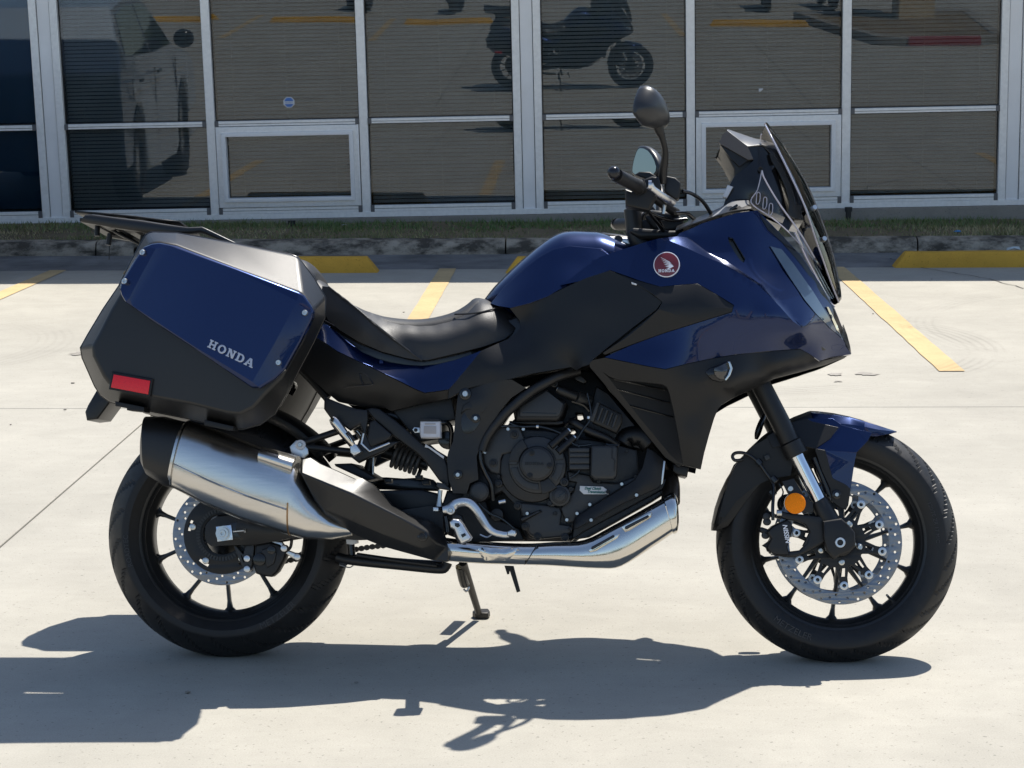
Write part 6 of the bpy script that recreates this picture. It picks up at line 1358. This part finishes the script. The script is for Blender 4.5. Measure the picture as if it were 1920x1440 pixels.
# ================================================================== things seen only in the glass and the paint
tm_=mat('far_foliage',(.035,.055,.02),.8)  # unseen trees, added to give paint and mirror a dark horizon to reflect
rs=np.random.RandomState(11); V=[];F_=[]
def clump(cx,cy,cz,r,n):
    for _ in range(n):
        d=rs.normal(size=3); d/=np.linalg.norm(d); p=np.array([cx,cy,cz])+d*r*rs.uniform(.5,1)*np.array([1,1,.8]); s=rs.uniform(.35,.8); a=rs.normal(size=3); a/=np.linalg.norm(a); b_=np.cross(a,d); b_/=np.linalg.norm(b_)+1e-6
        i=len(V); V.extend([tuple(p+a*s),tuple(p+b_*s),tuple(p-a*s),tuple(p-b_*s)]); F_.append((i,i+1,i+2,i+3))
for k in range(64):
    a=math.radians(-205+ (230)*k/63+rs.uniform(-2,2)); R__=rs.uniform(62,78); h=rs.uniform(4,8)
    clump(R__*math.cos(a),R__*math.sin(a)-5,h*.55,h*.62,170)
me=bpy.data.meshes.new('reflection_tree_belt'); me.from_pydata(V,[],F_); link('reflection_tree_belt',me,tm_,kind='stuff',label='distant belt of trees added out of view to darken reflections in paint and mirror',cat='trees')
# far row of wheel stops
for x,y in ((-6.9,-12.75),(-3.9,-11.7),(-1.4,-12.0),(4.1,-9.2)):
    pass
for x0,y,lb in ((-7.6,-12.75,'yellow wheel stop across the lot, reflected beside the car'),(-4.75,-11.7,'yellow wheel stop across the lot, reflected in the second window'),(-2.25,-12.0,'yellow wheel stop across the lot, reflected in the third window'),(3.35,-9.2,'yellow wheel stop across the lot, reflected in the window behind the screen')):
    wheel_stop(x0,x0+(1.75),y,lb,rz=.05)
for x in (-5.2,-2.6,.2,2.75): 
    bm=bmesh.new(); bm.faces.new([bm.verts.new(q) for q in ((x,-13.5,.004),(x+.12,-13.5,.004),(x+.12,-8.2,.004),(x,-8.2,.004))]); link('bay_line',finish(bm),linem,kind='structure')
# planter island with pillar
redk=concrete('red_kerb',(.30,.04,.04),.2,.1,False); isl=empty('planter_island','kerbed gravel island with one red painted kerb face, across the lot','planter',(6.9,-7.6,0))
def ring_kerb(pts,h,w_,m,name,parent):
    bm=bmesh.new(); n=len(pts); c=Vector((sum(p[0] for p in pts)/n,sum(p[1] for p in pts)/n,0))
    o_=[Vector((*p,0)) for p in pts]; i_=[c+(p-c)*(1-w_) for p in o_]
    A=[bm.verts.new(p) for p in o_];Bq=[bm.verts.new(p+Vector((0,0,h))) for p in o_];Cq=[bm.verts.new(p+Vector((0,0,h))) for p in i_];D=[bm.verts.new(p) for p in i_]
    for a,b_ in ((A,Bq),(Bq,Cq),(Cq,D)):
        for k in range(n): bm.faces.new((a[k],a[(k+1)%n],b_[(k+1)%n],b_[k]))
    o=link(name,finish(bm,40),m,parent); bev(o,.02); return o
ring_kerb([(-1.3,2.6),(-.9,2.9),(.3,2.95),(.7,2.6),(1.3,-3),(-1.9,-3)],.14,.12,basem,'island_kerb',isl)
bm=bmesh.new(); box_bm(bm,(-.85,2.86,.0),(.28,2.97,.142)); o=link('red_kerb_face',finish(bm),redk,isl); bev(o,.01)
bm=bmesh.new(); bm.faces.new([bm.verts.new((x,y,.11)) for x,y in ((-1.7,-2.8),(1.15,-2.8),(.6,2.6),(-1.1,2.6))]); link('gravel_bed',finish(bm),soil,isl)
pil=mat('cream_stucco',(.55,.43,.26),.9); addnoise(pil,20,.3,cvar=.08,dist=.01)
o=box('pillar',pil,(6.55,-9.2,.1),(7.2,-8.55,4.5),None,.02,label='square cream stucco canopy pillar standing in the planter island',cat='pillar')
# silver car backed into the bay left of the frame
carp=mat('car_paint',(.48,.54,.60),.3,.1,1.0); carg=mat('car_glass',(.01,.013,.016),.03,0,1.0)
car=empty('car','silver blue hatchback backed into the bay left of the picture, seen in the glass','car',(-4.30,7.15,0)); car.scale=(1,1,1.13); 
def cb(name,m,prof,x0,x1,inset=0,zin=.9,parent=car,b=.03):
    """prof: side outline (y,z); sides lean in above zin"""
    bm=bmesh.new(); n=len(prof)
    def X(x,z): return x-(1 if x>0 else -1)*max(0,z-zin)*inset
    A=[bm.verts.new((X(x0,z),y,z)) for y,z in prof]; Bq=[bm.verts.new((X(x1,z),y,z)) for y,z in prof]
    bm.faces.new(A); bm.faces.new(Bq[::-1])
    for k in range(n): bm.faces.new((A[k],A[(k+1)%n],Bq[(k+1)%n],Bq[k]))
    o=link(name,finish(bm,30),m,parent); 
    if b: bev(o,b,3)
    return o
def arch(yc,r=.36): return [(yc+r*math.cos(t),.32+r*math.sin(t)) for t in np.linspace(PI,0,9)]
prof=[(-2.05,.35),(-2.08,.55),(-1.95,.78),(-1.75,.88),(-1.0,.98),(-.35,1.40),(-.1,1.48),(.6,1.52),(1.3,1.47),(1.65,1.1),(1.85,.98),(1.95,.6),(1.92,.3)]
prof+=[(p[0],p[1]) for p in arch(1.22)[::-1]]+[(.7,.22),(-.7,.22)]+[(p[0],p[1]) for p in arch(-1.25)[::-1]]
cb('body',carp,prof,-.88,.88,.36)
gl1=[(-.82,1.02),(-.30,1.36),(-.08,1.42),(.28,1.44),(.25,1.03)]; gl2=[(.33,1.03),(.36,1.44),(.8,1.44),(1.2,1.40),(1.4,1.08)]
for g_ in (gl1,gl2): cb('side_window',carg,g_,-.887,.887,.36,b=0)
cb('windscreen',carg,[(-1.02,.99),(-.38,1.40),(-.36,1.385),(-.99,.975)],-.70,.70,.3,b=0)
for yc in (-1.25,1.22):
    for sx in (-1,1):
        t_=lathe('wheel',rubber,(sx*.76,yc,.32),[(-.11,0),(-.11,.29),(-.08,.32),(.08,.32),(.11,.29),(.11,.21),(.09,.2),(.06,.18),(.07,.05),(.07,0)],car,n=32,axis=(sx,0,0)); lathe('wheel_rim',alu,(sx*.835,yc,.32),[(0,0),(.005,.04),(0,.19),(-.02,.2)],t_,n=24,axis=(sx,0,0))
for sx in (-1,1):
    bm=bmesh.new(); bmesh.ops.create_uvsphere(bm,u_segments=14,v_segments=10,radius=1)
    for v in bm.verts: v.co=Vector((sx*1.0+v.co.x*.11,-.72+v.co.y*.06,1.07+v.co.z*.085))
    link('wing_mirror',finish(bm,60),gloss,car)
for sx in (-1,1):
    bm=bmesh.new(); vs=[Vector((sx*x,y,z)) for x,y,z in ((.50,-2.06,.70),(.86,-1.93,.74),(.875,-1.70,.86),(.52,-1.93,.80))]
    q0=[bm.verts.new(v) for v in vs]; q1=[bm.verts.new(v+Vector((0,-.03,.012))) for v in vs]
    bm.faces.new(q0); bm.faces.new(q1[::-1])
    for k in range(4): bm.faces.new((q0[k],q0[(k+1)%4],q1[(k+1)%4],q1[k]))
    o=link('headlight',finish(bm,30),forkchrome,car); bev(o,.01)
o=box('grille',gloss,(-.45,-2.10,.50),(.45,-2.04,.66),car,.01); o=box('bumper_slot',gloss,(-.6,-2.09,.34),(.6,-2.05,.42),car,.01)
for sx in (-1,1):
    for y_,z0_,z1_ in ((-.86,.34,1.0),(.30,.30,1.0),(1.42,.72,1.02)): box('door_gap',gloss,(sx*.878-.004,y_-.005,z0_),(sx*.878+.004,y_+.005,min(z1_,.9)),car)
    for y_ in (.12,1.05): box('door_handle',gloss,(sx*.89-.012,y_-.08,.84),(sx*.89+.012,y_+.08,.87),car,.008)
# motorcycles parked across the lot: light, single-mesh bikes
def bike_parts(bm):
    for yc in (0,1.42):
        lathe_bm(bm,(yc,0,.31),(0,1,0),[(-.06,.20),(-.07,.27),(0,.31),(.07,.27),(.06,.20)],28,True); lathe_bm(bm,(yc,0,.31),(0,1,0),[(-.03,0),(-.03,.07),(.03,.07),(.03,0)],12)
        for k in range(5):
            a=2*PI*k/5; sweep_bm(bm,[(yc,0,.31),(yc+.21*math.cos(a),0,.31+.21*math.sin(a))],.014,6,1)
    for q,hw in (([(.35,.25),(.95,.22),(1.05,.6),(.75,.75),(.4,.7)],.18),([(.62,.72),(.75,.95),(1.0,1.0),(1.15,.85),(.95,.68)],.15),([(-.25,.85),(.0,.78),(.5,.72),(.66,.8),(.3,.84),(-.2,.93)],.12),([(1.05,.6),(1.3,.75),(1.35,.95),(1.15,1.15),(1.0,.98)],.14)):
        n=len(q); A=[bm.verts.new((x,-hw,z)) for x,z in q]; Bq=[bm.verts.new((x,hw,z)) for x,z in q]; bm.faces.new(A); bm.faces.new(Bq[::-1])
        for k in range(n): bm.faces.new((A[k],A[(k+1)%n],Bq[(k+1)%n],Bq[k]))
    for s in (-1,1): sweep_bm(bm,[(1.42,s*.09,.31),(1.1,s*.09,1.05)],.022,8,1); sweep_bm(bm,[(0,s*.1,.31),(.45,s*.1,.4)],.025,8,1)
    sweep_bm(bm,[(1.0,-.38,1.08),(1.1,0,1.1),(1.0,.38,1.08)],.014,8,4); sweep_bm(bm,[(.9,.0,.28),(.5,-.14,.22),(-.1,-.16,.4)],.035,10,4)
bm=bmesh.new(); bike_parts(bm); pbm=finish(bm,40); pm=mat('dark_bike',(.02,.02,.024),.35)
LB=['black motorcycle parked across the lot behind the far left wheel stops','black motorcycle across the lot near the third reflected wheel stop','black motorcycle across the lot, reflected above the touring machine','black motorcycle across the lot between reflected stop and island','black motorcycle across the lot just behind the pillar','black motorcycle at the right end of the row across the lot']
for k,(x,y,rz) in enumerate(((-3.4,-14.6,-1.45),(-1.4,-14.9,-1.5),(1.6,-13.2,-1.6),(4.7,-12.2,-1.5),(6.0,-12.6,-1.6),(9.2,-6.6,-1.4))):
    o=bpy.data.objects.new('parked_motorcycle',pbm); COL.objects.link(o); 
    if k==0: pbm.materials.append(pm)
    o.location=(x,y,0); o.rotation_euler=(0,0,rz); o['label']=LB[k]; o['category']='motorcycle'; o['group']='dark motorcycles parked across the lot'
